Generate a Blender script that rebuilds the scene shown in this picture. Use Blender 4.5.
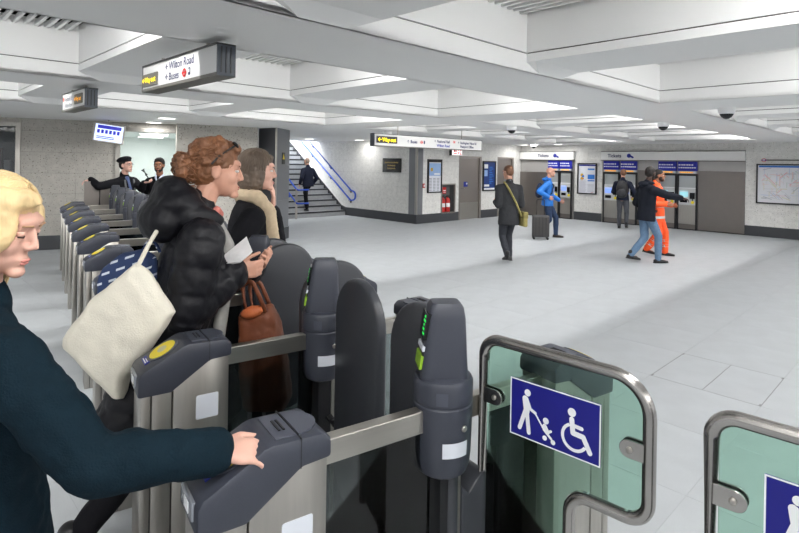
import bpy, bmesh, math, random
from mathutils import Vector, Matrix, Euler
random.seed(7)
for o in list(bpy.data.objects): bpy.data.objects.remove(o)
scene = bpy.context.scene
COL = scene.collection
PI = math.pi
R = math.radians
V = Vector

# ------------------------------------------------------------------ camera, world, exposure
CAMH = 1.76
cam_d = bpy.data.cameras.new('camera'); cam = bpy.data.objects.new('camera', cam_d); COL.objects.link(cam)
cam_d.sensor_width = 36; cam_d.lens = 540/799*36
cam_d.shift_y = -102.5/799; cam_d.shift_x = -1.8/799
cam_d.clip_start = .05
cam.matrix_world = Matrix.Translation((0, 0, CAMH)) @ Matrix.Rotation(PI/2, 4, 'X') @ Matrix.Rotation(R(1.0), 4, 'Z')
scene.camera = cam
w = bpy.data.worlds.new('world'); scene.world = w; w.use_nodes = True
w.node_tree.nodes['Background'].inputs[0].default_value = (.95, .97, 1, 1)
w.node_tree.nodes['Background'].inputs[1].default_value = .5
vs = scene.view_settings
vs.view_transform = 'Standard'; vs.look = 'None'; vs.gamma = 1; vs.use_curve_mapping = False
vs.exposure = 1.0
LIGHT = 1.0

# hall frame: u runs away to the right (across the hall), v away to the left (along the ticket wall)
PHI = R(44.27)
BU = V((math.cos(PHI), math.sin(PHI), 0)); AV = V((-math.sin(PHI), math.cos(PHI), 0))
def uv(u, v, z=0): return BU*u + AV*v + V((0, 0, z))

# ------------------------------------------------------------------ materials
def srgb(r, g, b):
    def f(c):
        c /= 255
        return c/12.92 if c <= .04045 else ((c+.055)/1.055)**2.4
    return (f(r), f(g), f(b), 1)
MATS = {}
def mat(name, col, rough=.5, metal=0., noise=None, bump=None, emit=0, speck=None, coat=0, stretch=None, sheen=0):
    """col sRGB 0-255; noise=(scale, amount); bump=(scale, strength); speck=(scale, colour, threshold)"""
    if name in MATS: return MATS[name]
    m = bpy.data.materials.new(name); m.use_nodes = True
    nt = m.node_tree; N = nt.nodes; L = nt.links
    p = N['Principled BSDF']
    c = srgb(*col)
    p.inputs['Base Color'].default_value = c
    p.inputs['Roughness'].default_value = rough
    p.inputs['Metallic'].default_value = metal
    if coat: p.inputs['Coat Weight'].default_value = coat
    if sheen: p.inputs['Specular IOR Level'].default_value = sheen
    if emit:
        p.inputs['Emission Color'].default_value = c; p.inputs['Emission Strength'].default_value = emit
    tc = N.new('ShaderNodeTexCoord'); mp = N.new('ShaderNodeMapping')
    L.new(tc.outputs['Object'], mp.inputs['Vector'])
    if stretch: mp.inputs['Scale'].default_value = stretch
    out = None
    if noise:
        n = N.new('ShaderNodeTexNoise'); n.inputs['Scale'].default_value = noise[0]; n.inputs['Detail'].default_value = 5
        L.new(mp.outputs[0], n.inputs['Vector'])
        r = N.new('ShaderNodeMapRange'); a = noise[1]
        r.inputs[1].default_value = .3; r.inputs[2].default_value = .7
        r.inputs[3].default_value = 1-a; r.inputs[4].default_value = 1+a
        L.new(n.outputs['Fac'], r.inputs[0])
        mx = N.new('ShaderNodeMix'); mx.data_type = 'RGBA'; mx.blend_type = 'MULTIPLY'
        mx.inputs[0].default_value = 1; mx.inputs[6].default_value = c
        L.new(r.outputs[0], mx.inputs[7]); out = mx.outputs[2]
    if speck:
        for (sc, sc_col, th) in speck:
            vn = N.new('ShaderNodeTexNoise'); vn.inputs['Scale'].default_value = sc; vn.inputs['Detail'].default_value = 3
            vn.inputs['Roughness'].default_value = .6
            L.new(mp.outputs[0], vn.inputs['Vector'])
            g = N.new('ShaderNodeMapRange'); g.inputs[1].default_value = th; g.inputs[2].default_value = th+.05
            L.new(vn.outputs['Fac'], g.inputs[0])
            m2 = N.new('ShaderNodeMix'); m2.data_type = 'RGBA'
            L.new(g.outputs[0], m2.inputs[0])
            if out: L.new(out, m2.inputs[6])
            else: m2.inputs[6].default_value = c
            m2.inputs[7].default_value = srgb(*sc_col); out = m2.outputs[2]
    if out: L.new(out, p.inputs['Base Color'])
    if bump:
        bn = N.new('ShaderNodeTexNoise'); bn.inputs['Scale'].default_value = bump[0]; bn.inputs['Detail'].default_value = 4
        L.new(mp.outputs[0], bn.inputs['Vector'])
        bp = N.new('ShaderNodeBump'); bp.inputs['Strength'].default_value = bump[1]; bp.inputs['Distance'].default_value = .01
        L.new(bn.outputs['Fac'], bp.inputs['Height']); L.new(bp.outputs[0], p.inputs['Normal'])
    MATS[name] = m
    return m
def glass(name, tint, refl=.08, rough=.02):
    m = bpy.data.materials.new(name); m.use_nodes = True
    nt = m.node_tree; N = nt.nodes; L = nt.links
    N.remove(N['Principled BSDF'])
    t = N.new('ShaderNodeBsdfTransparent'); t.inputs[0].default_value = tint
    g = N.new('ShaderNodeBsdfGlossy'); g.inputs['Roughness'].default_value = rough
    f = N.new('ShaderNodeFresnel'); f.inputs[0].default_value = 1.5
    mx = N.new('ShaderNodeMixShader')
    L.new(f.outputs[0], mx.inputs[0]); L.new(t.outputs[0], mx.inputs[1]); L.new(g.outputs[0], mx.inputs[2])
    L.new(mx.outputs[0], N['Material Output'].inputs[0])
    return m

M_floor = mat('floor_granite', (186, 190, 193), .5, noise=(4, .05), speck=[(220, (170, 174, 177), .58)])
M_grout = mat('grout', (172, 176, 178), .8)
M_cover = mat('cover_frame', (140, 141, 141), .45, .6)
M_white = mat('ceiling_white', (242, 242, 241), .5)
M_gap = mat('shadow_gap', (60, 58, 55), .9)
M_void = mat('ceiling_void', (34, 34, 34), .9)
M_stone = mat('speckled_stone', (224, 223, 219), .55, noise=(9, .09), speck=[(34, (150, 145, 137), .61), (60, (240, 239, 237), .62), (95, (112, 107, 100), .67)], bump=(40, .12))
M_joint = mat('stone_joint', (176, 174, 169), .9)
M_stone2 = mat('grey_stone', (180, 176, 168), .55, noise=(9, .09), speck=[(34, (104, 98, 90), .60), (60, (198, 195, 188), .62), (95, (78, 74, 68), .66)], bump=(40, .12))
M_joint2 = mat('grey_stone_joint', (112, 108, 102), .9)
M_skirt = mat('skirting_charcoal', (62, 64, 68), .45)
M_steel = mat('brushed_steel', (178, 174, 167), .34, .95, noise=(60, .05), stretch=(1, 1, .06))
M_steelh = mat('brushed_steel_bar', (190, 186, 178), .28, .95, noise=(60, .04), stretch=(.05, 1, 1))
M_tube = mat('satin_steel_tube', (176, 172, 168), .25, 1.0)
M_bronze = mat('bay_steel', (132, 126, 122), .36, .8, noise=(6, .02))
M_doorsteel = mat('door_steel', (150, 143, 137), .4, .7)
M_plastic = mat('gate_plastic', (54, 57, 67), .42, noise=(300, .05), bump=(500, .05))
M_plastic2 = mat('gate_plastic_panel', (70, 73, 84), .38)
M_rubber = mat('paddle_dark', (54, 56, 61), .38, bump=(400, .04))
M_black = mat('black_metal', (24, 24, 27), .4)
M_blackg = mat('black_gloss', (14, 15, 18), .12)
M_yellow = mat('reader_yellow', (238, 214, 30), .45)
M_whitep = mat('white_print', (238, 239, 241), .5)
M_sticker = mat('pale_sticker', (206, 210, 218), .5)
M_blue = mat('sign_blue', (8, 10, 122), .5)
M_tblue = mat('tfl_blue', (28, 42, 150), .4)
M_navy = mat('print_navy', (34, 40, 86), .5)
M_red = mat('print_red', (205, 40, 36), .5)
M_railblue = mat('handrail_blue', (36, 84, 200), .35)
M_led_y = mat('led_yellow', (255, 222, 0), .5, emit=1.2)
M_led_o = mat('led_amber', (236, 160, 40), .5, emit=.7)
M_led_g = mat('led_green', (30, 220, 80), .5, emit=.35)
M_lime = mat('lime_window', (130, 170, 40), .3, emit=.05)
M_lamp = mat('lamp_diffuser', (255, 252, 244), .5, emit=3)
M_screen = mat('screen_glow', (120, 150, 225), .3, emit=.5)
M_signgrey = mat('sign_grey', (100, 98, 92), .5)
M_alu = mat('sign_face', (206, 206, 205), .45)
M_cladding = mat('pillar_cladding', (122, 124, 128), .4, .25)
M_steptop = mat('step_stone', (168, 170, 172), .6, noise=(20, .08))
M_nosing = mat('step_nosing', (44, 46, 50), .6)
M_gglass = glass('green_glass', (.70, .86, .79, 1))
M_dglass = glass('dark_glass', (.50, .54, .54, 1))
M_cglass = glass('clear_glass', (.96, .98, .97, 1))
M_screenface = mat('poster_white', (226, 228, 236), .35)

# ------------------------------------------------------------------ mesh helpers
def link(o, parent=None):
    COL.objects.link(o)
    if parent: o.parent = parent
    return o
def obj(name, bm, m, parent=None, loc=(0, 0, 0), rz=0, smooth=None):
    if isinstance(bm, bmesh.types.BMesh):
        bmesh.ops.recalc_face_normals(bm, faces=bm.faces[:])
        me = bpy.data.meshes.new(name); bm.to_mesh(me); bm.free()
    else: me = bm
    if m and not me.materials: me.materials.append(m)
    if smooth is not None and len(me.polygons):
        me.polygons.foreach_set('use_smooth', [True]*len(me.polygons))
        if smooth < 180:
            me.set_sharp_from_angle(angle=R(smooth))
    o = bpy.data.objects.new(name, me); link(o, parent)
    o.location = loc; o.rotation_euler = (0, 0, rz)
    return o
def tag(o, label=None, cat=None, group=None, kind=None):
    if label: o['label'] = label
    if cat: o['category'] = cat
    if group: o['group'] = group
    if kind: o['kind'] = kind
    return o
def thing(name, label, cat, loc=(0, 0, 0), rz=0, group=None, kind=None):
    o = bpy.data.objects.new(name, None); link(o); o.empty_display_size = .1
    o.location = loc; o.rotation_euler = (0, 0, rz)
    return tag(o, label, cat, group, kind)
def copy_tree(o, parent=None):
    c = o.copy(); COL.objects.link(c)
    if parent: c.parent = parent
    for ch in [x for x in o.children]: copy_tree(ch, c)
    return c
def NB(): return bmesh.new()
def box(bm, x0, x1, y0, y1, z0, z1, bev=0, seg=2):
    r = bmesh.ops.create_cube(bm, size=1)
    vs = r['verts']
    for v in vs:
        v.co = V((x0 if v.co.x < 0 else x1, y0 if v.co.y < 0 else y1, z0 if v.co.z < 0 else z1))
    if bev:
        es = list({e for v in vs for e in v.link_edges})
        bmesh.ops.bevel(bm, geom=es, offset=bev, segments=seg, affect='EDGES', profile=.5)
    return bm
def B(*a, **k): return box(NB(), *a, **k)
def prism(bm, poly, d0, d1, plane='xz', bev=0, seg=2):
    """poly in the given plane, extruded along the remaining axis from d0 to d1"""
    def mk(p, d):
        if plane == 'xz': return V((p[0], d, p[1]))
        if plane == 'xy': return V((p[0], p[1], d))
        return V((d, p[0], p[1]))
    a = [bm.verts.new(mk(p, d0)) for p in poly]; b = [bm.verts.new(mk(p, d1)) for p in poly]
    n = len(poly)
    fs = [bm.faces.new(a), bm.faces.new(b[::-1])]
    for i in range(n): fs.append(bm.faces.new((a[i], b[i], b[(i+1) % n], a[(i+1) % n])))
    if bev:
        bmesh.ops.recalc_face_normals(bm, faces=fs)
        es = list({e for f in fs for e in f.edges})
        bmesh.ops.bevel(bm, geom=es, offset=bev, segments=seg, affect='EDGES', profile=.5, clamp_overlap=True)
    return bm
def lathe(bm, prof, seg=24, c=(0, 0), a0=0, a1=2*PI, sx=1, sy=1):
    full = abs(a1-a0-2*PI) < 1e-6
    n = seg if full else seg+1
    rows = []
    for (r, z) in prof:
        rows.append([bm.verts.new((c[0]+sx*r*math.cos(a0+(a1-a0)*i/seg), c[1]+sy*r*math.sin(a0+(a1-a0)*i/seg), z)) for i in range(n)])
    for k in range(len(rows)-1):
        for i in range(n if full else n-1):
            j = (i+1) % n
            bm.faces.new((rows[k][i], rows[k][j], rows[k+1][j], rows[k+1][i]))
    if full:
        bm.faces.new(rows[0][::-1]); bm.faces.new(rows[-1])
    return bm
def frame_for(t):
    t = t.normalized(); up = V((0, 0, 1)) if abs(t.z) < .95 else V((1, 0, 0))
    x = t.cross(up).normalized(); return x, x.cross(t).normalized()
def tube(bm, pts, r, seg=10, closed=False):
    pts = [V(p) for p in pts]; n = len(pts); rows = []
    px = None
    for i, p in enumerate(pts):
        if closed: t = pts[(i+1) % n]-pts[i-1]
        else: t = pts[min(i+1, n-1)]-pts[max(i-1, 0)]
        t.normalize()
        if px is None: x, y = frame_for(t)
        else:
            x = (px - t*px.dot(t)).normalized(); y = t.cross(x)
        px = x
        rr = r[i] if isinstance(r, (list, tuple)) else r
        rows.append([bm.verts.new(p+(x*math.cos(2*PI*k/seg)+y*math.sin(2*PI*k/seg))*rr) for k in range(seg)])
    m = n if closed else n-1
    for i in range(m):
        A, Bq = rows[i], rows[(i+1) % n]
        for k in range(seg):
            bm.faces.new((A[k], A[(k+1) % seg], Bq[(k+1) % seg], Bq[k]))
    if not closed:
        bm.faces.new(rows[0][::-1]); bm.faces.new(rows[-1])
    return bm
def fillet(pts, rads, n=6):
    """round the corners of an open 3D polyline"""
    pts = [V(p) for p in pts]; out = [pts[0]]
    for i in range(1, len(pts)-1):
        p, a, b = pts[i], (pts[i-1]-pts[i]), (pts[i+1]-pts[i])
        r = rads[i] if isinstance(rads, (list, tuple)) else rads
        la, lb = a.length, b.length; a.normalize(); b.normalize()
        ang = a.angle(b); d = min(r/math.tan(ang/2), la*.49, lb*.49)
        A, Bq = p+a*d, p+b*d
        for k in range(n+1):
            t = k/n; q = A*(1-t)**2 + p*2*t*(1-t)*.0 + Bq*t**2
            # circular-like arc through a weighted quadratic
            wgt = math.sin(ang/2)
            den = (1-t)**2+2*wgt*t*(1-t)+t**2
            out.append((A*(1-t)**2+p*2*wgt*t*(1-t)+Bq*t**2)/den)
    out.append(pts[-1]); return out
def rrect(x0, x1, y0, y1, r, n=5):
    pts = []
    for cx, cy, a in ((x1-r, y1-r, 0), (x0+r, y1-r, PI/2), (x0+r, y0+r, PI), (x1-r, y0+r, 3*PI/2)):
        for k in range(n+1): pts.append((cx+r*math.cos(a+PI/2*k/n), cy+r*math.sin(a+PI/2*k/n)))
    return pts
def circ(cx, cy, r, n=20, ry=None): return [(cx+r*math.cos(2*PI*k/n), cy+(ry or r)*math.sin(2*PI*k/n)) for k in range(n)]
def text(body, size, m, parent, x, z, y=-.002, name='lettering', align='LEFT', sx=1.0, bold=0):
    """flat lettering in the local XZ plane, read from -Y"""
    cu = bpy.data.curves.new('t', 'FONT'); cu.body = body; cu.size = size; cu.align_x = align; cu.extrude = 0; cu.offset = bold
    cu.resolution_u = 3
    o = bpy.data.objects.new('t', cu); COL.objects.link(o)
    dg = bpy.context.evaluated_depsgraph_get()
    me = bpy.data.meshes.new_from_object(o.evaluated_get(dg)); bpy.data.objects.remove(o)
    for v in me.vertices: v.co = V((x+v.co.x*sx, y, z+v.co.y))
    me.materials.clear(); me.materials.append(m); me.name = name
    o = bpy.data.objects.new(name, me); link(o, parent); return o
def flat(polys, m, parent, name, y=-.002, th=.0015):
    bm = NB()
    for k_, p in enumerate(polys): prism(bm, p, y-.00003*(k_ % 30), y+th)
    return obj(name, bm, m, parent)
def stroke(p, q, r, n=6):
    """capsule outline"""
    a = math.atan2(q[1]-p[1], q[0]-p[0]); out = []
    for k in range(n+1): t = a-PI/2+PI*k/n; out.append((q[0]+r*math.cos(t), q[1]+r*math.sin(t)))
    for k in range(n+1): t = a+PI/2+PI*k/n; out.append((p[0]+r*math.cos(t), p[1]+r*math.sin(t)))
    return out
def arrow(x, z, s, ang=PI):
    """small arrow polygons pointing along ang"""
    c, d = math.cos(ang), math.sin(ang)
    def T(p, q): return (x+p*c-q*d, z+p*d+q*c)
    return [stroke(T(-s, 0), T(s*.8, 0), s*.14), stroke(T(s*.9, 0), T(.1*s, .75*s), s*.14), stroke(T(s*.9, 0), T(.1*s, -.75*s), s*.14)]
def ring_poly(cx, cz, r, w, n=20):
    out = []
    for k in range(n):
        a, b = 2*PI*k/n, 2*PI*(k+1)/n
        out.append([(cx+(r-w)*math.cos(a), cz+(r-w)*math.sin(a)), (cx+r*math.cos(a), cz+r*math.sin(a)),
                    (cx+r*math.cos(b), cz+r*math.sin(b)), (cx+(r-w)*math.cos(b), cz+(r-w)*math.sin(b))])
    return out
def subtract(rects, hole):
    out = []
    hx0, hx1, hz0, hz1 = hole
    for (x0, x1, z0, z1) in rects:
        if hx1 <= x0 or hx0 >= x1 or hz1 <= z0 or hz0 >= z1: out.append((x0, x1, z0, z1)); continue
        if x0 < hx0: out.append((x0, hx0, z0, z1))
        if x1 > hx1: out.append((hx1, x1, z0, z1))
        a, b = max(x0, hx0), min(x1, hx1)
        if z0 < hz0: out.append((a, b, z0, hz0))
        if z1 > hz1: out.append((a, b, hz1, z1))
    return out

# ================================================================== STRUCTURE
# ---- floor
fl = tag(obj('floor', B(-9, 27, -9, 24, -.2, -.0012), M_grout, rz=PHI), kind='structure')
T = .8; tile_me = bpy.data.meshes.new('floor_tile')
bm = B(-T/2+.0012, T/2-.0012, -T/2+.0012, T/2-.0012, -.02, 0); bm.to_mesh(tile_me); bm.free(); tile_me.materials.append(M_floor)
cells = []
for i in range(-14, 24):
    for j in range(-13, 24):
        u, v = 5.15+T*i, 1.39+T*j
        if u > 17.2 or (u > 11.8 and v > 11.4): continue
        if v > 14.3 and u > 8: continue
        p = uv(u, v)
        vis = p.y > 1.2 and abs(p.x/p.y) < .80 and p.y > 1.76*540/390
        cells.append((0 if vis else 1, p.length, u, v))
cells.sort()
rest = NB(); n = 0
for k, (h_, d, u, v) in enumerate(cells):
    if (u, v) == (5.15, 1.39): continue            # the access cover sits here
    if h_ == 0 and n < 298:
        o = bpy.data.objects.new('floor_tile', tile_me); link(o, fl); o.location = (u, v, 0); n += 1
    else: box(rest, u-T/2+.0012, u+T/2-.0012, v-T/2+.0012, v+T/2-.0012, -.02, 0)
tag(obj('floor_tile_field', rest, M_floor, fl), kind='stuff')
cv = tag(thing('floor_access_cover', 'square two-leaf access cover set in pale floor behind the right glass gate', 'floor cover', uv(5.15, 1.39), PHI), kind='structure')
for s in (0, 1): obj('cover_leaf', B(-.396, .396, -.396+.397*s, -.005+.40*s, -.02, 0), M_floor, cv)
bm = NB()
for q in ((-.4, -.397, -.4, .4), (.397, .4, -.4, .4), (-.4, .4, -.4, -.397), (-.4, .4, .397, .4), (-.397, .397, -.003, .000)): box(bm, *q, -.02, .0005)
for sx in (-1, 1):
    for sy in (-1, 1): box(bm, sx*.38-.02, sx*.38+.02, sy*.39-.006, sy*.39+.006, -.02, .001)
obj('cover_frame', bm, M_cover, cv)

# ---- ceiling
ZS, Z2, ZG, ZL = 2.5, 2.575, 2.638, 2.93
ROWS = [(-3.6, -1.0), (-.05, 2.35), (3.33, 5.72), (6.5, 8.7)]
GRP = [(-3.2, 6.36, (-.59, 1.70, 3.99)), (7.39, 15.2, (9.6, 11.7, 13.8))]
SW2 = .35
rects = [(-9, 24, -9, 15.9)]
for v0, v1 in ROWS:
    for u0, u1, _ in GRP: rects = subtract(rects, (u0, u1, v0, v1))
bm = NB()
for (u0, u1, v0, v1) in rects: box(bm, u0, u1, v0, v1, ZS, ZS+.03)
ce = tag(obj('ceiling', bm, M_white, rz=PHI), kind='structure')
obj('ceiling_void', B(-9, 24, -9, 15.9, 3.10, 3.14), M_void, ce)
slat_me = {}
LAMPS = []
stuff_slats = NB()
for ri, (v0, v1) in enumerate(ROWS):
    for gi, (u0, u1, secs) in enumerate(GRP):
        cuts = [u0]+list(secs)+[u1]
        # side panels along u at both v faces, split at mid bays; and along v at both u faces
        gapbm = NB()
        for vf, sgn in ((v0, -1), (v1, 1)):
            for k in range(len(cuts)-1):
                a, b = cuts[k]+(.001 if k else 0), cuts[k+1]-.001
                y0, y1 = sorted((vf, vf+sgn*.02))
                obj('coffer_panel', B(a, b, y0, y1, ZS, ZG), M_white, ce)
                obj('coffer_panel', B(a, b, y0, y1, ZG+.009, 3.0), M_white, ce)
            y0, y1 = sorted((vf+sgn*.018, vf+sgn*.03)); box(gapbm, u0, u1, y0, y1, ZS+.035, 3.0)
        for uf, sgn in ((u0, -1), (u1, 1)):
            x0, x1 = sorted((uf, uf+sgn*.02))
            obj('coffer_panel', B(x0, x1, v0, v1, ZS, ZG), M_white, ce)
            obj('coffer_panel', B(x0, x1, v0, v1, ZG+.009, 3.0), M_white, ce)
            x0, x1 = sorted((uf+sgn*.018, uf+sgn*.03)); box(gapbm, x0, x1, v0, v1, ZS+.035, 3.0)
        obj('shadow_gap', gapbm, M_gap, ce)
        for c in secs:
            bm = NB()
            a, b = c-SW2, c+SW2; t = .078
            box(bm, a, b, v0, v1, Z2, ZG); box(bm, a, b, v0, v1, ZG+.009, 3.0)
            for ve, s in ((v0, 1), (v1, -1)):
                q = [bm.verts.new(p) for p in ((a, ve+s*t, Z2), (b, ve+s*t, Z2), (b-.19, ve, ZS), (a+.19, ve, ZS), (a, ve, Z2), (b, ve, Z2))]
                for f in ((0, 1, 2, 3), (0, 3, 4), (1, 5, 2), (3, 2, 5, 4), (0, 4, 5, 1)): bm.faces.new([q[i] for i in f])
            cb = obj('cross_beam', bm, M_white, ce)
            obj('shadow_gap', B(a+.012, b-.012, v0, v1, ZG-.002, ZG+.011), M_gap, cb)
        edges = [u0]+[x for c in secs for x in (c-SW2, c+SW2)]+[u1]
        for k in range(0, len(edges), 2):
            a, b = edges[k], edges[k+1]
            x = a+.05
            while x < b-.03:
                if gi == 0 and ri >= 1:
                    key = (ri,)
                    if key not in slat_me:
                        me = bpy.data.meshes.new('louvre_slat'); bm = B(-.013, .013, v0, v1, ZL, ZL+.04); bm.to_mesh(me); bm.free(); me.materials.append(M_white); slat_me[key] = me
                    o = bpy.data.objects.new('louvre_slat', slat_me[key]); link(o, ce); o.location = (x, 0, 0)
                else: box(stuff_slats, x-.014, x+.014, v0, v1, ZL, ZL+.05)
                x += .08
            LAMPS.append((a, b, v0, v1))
tag(obj('louvre_slat_field', stuff_slats, M_white, ce), kind='stuff')
# strip lamps on the near wall of every coffer bay
def area_light(name, loc, target, sx, sy, power, col=(1, .99, .975)):
    l = bpy.data.lights.new(name, 'AREA'); l.shape = 'RECTANGLE'; l.size = sx; l.size_y = sy; l.energy = power*LIGHT; l.color = col
    o = bpy.data.objects.new(name, l); COL.objects.link(o)
    o.matrix_world = Matrix.Translation(loc) @ (V(target)-V(loc)).to_track_quat('-Z', 'Y').to_matrix().to_4x4()
    return o
for (a, b, v0, v1) in LAMPS:
    obj('strip_lamp_housing', B(a+.1, b-.1, v0+.002, v0+.05, 2.79, 2.86), M_white, ce)
    c = (a+b)/2
    o = area_light('strip_lamp', uv(c, v0+.06, 2.82), uv(c, v0+.76, 1.82), b-a-.2, .08, 30*(b-a)/2)
    # keep the long side of the lamp along u
    d = (uv(c, v0+.76, 1.82)-uv(c, v0+.06, 2.82)).normalized(); xx = BU.copy(); zz = -d; yy = zz.cross(xx)
    o.matrix_world = Matrix.Translation(uv(c, v0+.06, 2.82)) @ Matrix((xx, yy, zz)).transposed().to_4x4()
DOWN = [(3.95, 11.1), (3.69, 9.75), (9.78, 14.2), (11.0, 13.2), (15.9, 9.9), (16.2, 10.5), (16.2, 9.2)]
for (u, v) in DOWN:
    t = tag(thing('ceiling_downlight', None, None, uv(u, v, ZS), PHI))
    obj('trim_ring', lathe(NB(), [(.165, 0), (.165, -.008), (.145, -.01), (.145, 0)], 28), M_white, t, smooth=40)
    obj('diffuser', lathe(NB(), [(.145, -.002), (.145, -.006), (.05, -.007)], 28), M_lamp, t)
    area_light('downlight_beam', uv(u, v, ZS-.02), uv(u, v, 0), .28, .28, 5)
    tag(t, {(3.95, 11.1): 'round ceiling downlight above the staff window', (3.69, 9.75): 'round ceiling downlight nearest the hanging arrival screen',
            (9.78, 14.2): 'round ceiling downlight over the foot of the stairs beside grey pillar', (11.0, 13.2): 'round ceiling downlight in front of black plaque wall', (15.9, 9.9): 'round ceiling downlight above left Tickets header, nearest camera of the three', (16.2, 10.5): 'round ceiling downlight in the corner where back wall meets Tickets header', (16.2, 9.2): 'round ceiling downlight above middle of left Tickets header'}[(u, v)], 'downlight', 'round downlights in the flat ceiling')

# ---- walls
def wall(name, org, rz, x0, x1, z1, holes, ms, mj, skirt=(), pw=.9, off=0., ph=.4, zs=.27, th=.2):
    rects = [(x0, x1, 0, z1)]
    for h_ in holes: rects = subtract(rects, h_)
    bm = NB()
    for (a, b, c, d) in rects: box(bm, a, b, .018, th, c, d)
    wl = tag(obj(name, bm, mj, loc=org, rz=rz), kind='structure')
    z = zs
    while z < z1-.02:
        zt = min(z+ph, z1); k = math.floor((x0-off)/pw)
        while off+k*pw < x1:
            a, b = max(x0, off+k*pw), min(x1, off+(k+1)*pw); k += 1
            if b-a < .02: continue
            rs = [(a+.002, b-.002, z+.002, zt-.002)]
            for h_ in holes: rs = subtract(rs, h_)
            for (p, q, c, d) in rs:
                if q-p > .015 and d-c > .015: obj('stone_panel', B(p, q, 0, .02, c, d), ms, wl)
        z += ph
    for (a, b) in skirt: obj('skirting', B(a, b, -.012, .03, 0, zs), M_skirt, wl)
    return wl
CORN = uv(11.43, 11.06)
TWO = uv(16.87, 11.06)
RZT = PHI-PI/2
wall('wall_right', TWO, RZT, -.3, 13, 2.6, [(-.3, 2.12, -1, 2.29), (3.08, 7.1, -1, 2.29)], M_stone, M_joint, [(2.12, 3.08), (7.1, 13)], off=7.1, zs=.27)
wall('wall_back', CORN, PHI, .22, 5.44, 2.6, [(1.93, 3.09, -1, 2.05), (4.0, 4.97, -1, 2.06), (1.08, 1.77, .24, 1.17)], M_stone, M_joint, [(.0, 1.93), (3.09, 4.0), (4.97, 5.44)], off=.25)
ws = wall('wall_stairs', CORN, RZT, -10, -.3, 5.2, [], M_stone, M_joint, [(-3.3, .0)], off=-1.95, pw=1.1)
# sloping skirting along the flight
prism(bm := NB(), [(-3.3, 0), (-3.3, .27), (-3.55, .33), (-9.6, 4.44), (-9.6, 4.0), (-3.45, 0)], -.015, .02)
obj('sloping_skirting', bm, M_skirt, ws)
# corner cladding
cc = tag(thing('corner_column', None, None, CORN, RZT), kind='structure')
obj('cladding_sheet', B(-.31, -.06, -.02, .18, .27, 2.6), M_cladding, cc)
obj('cladding_sheet', B(-.02, .02, .03, .24, .27, 2.6), M_cladding, cc)
obj('steel_edge', B(-.055, .015, -.022, .03, .27, 2.6), M_steel, cc)
# left wall with shopfront and staff window
LWO, LWR = V((-6.83, 10.3, 0)), R(24)
wall('wall_left', LWO, LWR, -6, 3.62, 2.6, [(-3.2, -.36, -1, 2.42), (1.22, 2.5, .9, 2.39)], M_stone2, M_joint2, [(-.36, 3.62)], off=-.36+.0, zs=.27)
# side wall closing the stair on the left, hidden mostly behind the pillar
wl2 = tag(obj('wall_stair_left', B(8.0, 8.2, 14.2, 21, 0, 5.2), M_stone, rz=PHI), kind='structure')
wl3 = tag(obj('wall_stair_top', B(8.0, 11.6, 21, 21.2, 0, 5.2), M_stone, rz=PHI), kind='structure')
sc_ = tag(obj('ceiling_stair', B(8.0, 11.6, 15.9, 21.2, 5.2, 5.3), M_white, rz=PHI), kind='structure')
bh = tag(obj('wall_bulkhead', B(8.0, 11.5, 15.9, 16.0, 2.5, 5.2), M_white, rz=PHI), kind='structure')
area_light('stairwell_lamp', uv(9.8, 17.6, 5.0), uv(10.6, 16.6, 0), 2.0, 2.5, 300, (.93, .97, 1))
# pillar
pl = tag(thing('pillar', None, None, (-2.708, 11.708, 0), 0), kind='structure')
PA, PB, PC, PE = V((0, 0)), V((.105, .85)), V((-.55, 1.25)), V((-.50, .42))
prism(bm := NB(), [tuple(p) for p in (PA+V((-.02, .04)), PB+V((-.03, 0)), PC, PE+V((.02, .03)))], 0, 2.5, plane='xy'); obj('pillar_core', bm, M_cladding, pl)
def sheet(name, P, Q, o0, o1, z0, z1, th, m):
    d_ = (Q-P).normalized(); nrm = V((d_.y, -d_.x)); P2_, Q2_ = P+d_*o0, Q-d_*o1
    prism(bm := NB(), [tuple(P2_), tuple(Q2_), tuple(Q2_-nrm*th), tuple(P2_-nrm*th)], z0, z1, plane='xy'); return obj(name, bm, m, pl)
for (z0, z1) in ((.27, .9), (.904, 1.7), (1.704, 2.5)):
    sheet('cladding_sheet', PA, PB, .05, 0, z0, z1, .02, M_cladding); sheet('cladding_sheet', PE, PA, 0, .03, z0, z1, .02, mat('pillar_cladding_shaded', (92, 93, 97), .4, .25))  # left face takes a darker cladding copy, its shade put into the colour
sheet('steel_edge', PA, PB, -.005, PB.length-.045 if False else .80, .27, 2.5, .03, M_steel)
sheet('skirting', PA, PB, -.01, -.01, 0, .265, -.012, M_skirt); sheet('skirting', PE, PA, 0, -.01, 0, .265, -.012, M_skirt)
na = math.atan2(PB.y, PB.x)
t = tag(thing('pillar_notice', 'small black and yellow notice on right face of grey pillar', 'notice', V((-2.708, 11.708, 1.84))+V((PB.x*.5, PB.y*.5, 0)), na))
obj('notice_plate', B(-.09, .09, -.012, -.004, -.13, .13), M_black, t)
flat([[(-.07, -.02), (.07, -.02), (0, .10)]], M_yellow, t, 'warning_triangle', y=-.0135)
# stub wall between left wall and pillar
tag(obj('wall_pillar_side', B(-2.0, -.36, .25, .4, 0, 2.5), M_stone2, loc=(-2.70, 11.72, 0), rz=R(30)), kind='structure')

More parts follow.
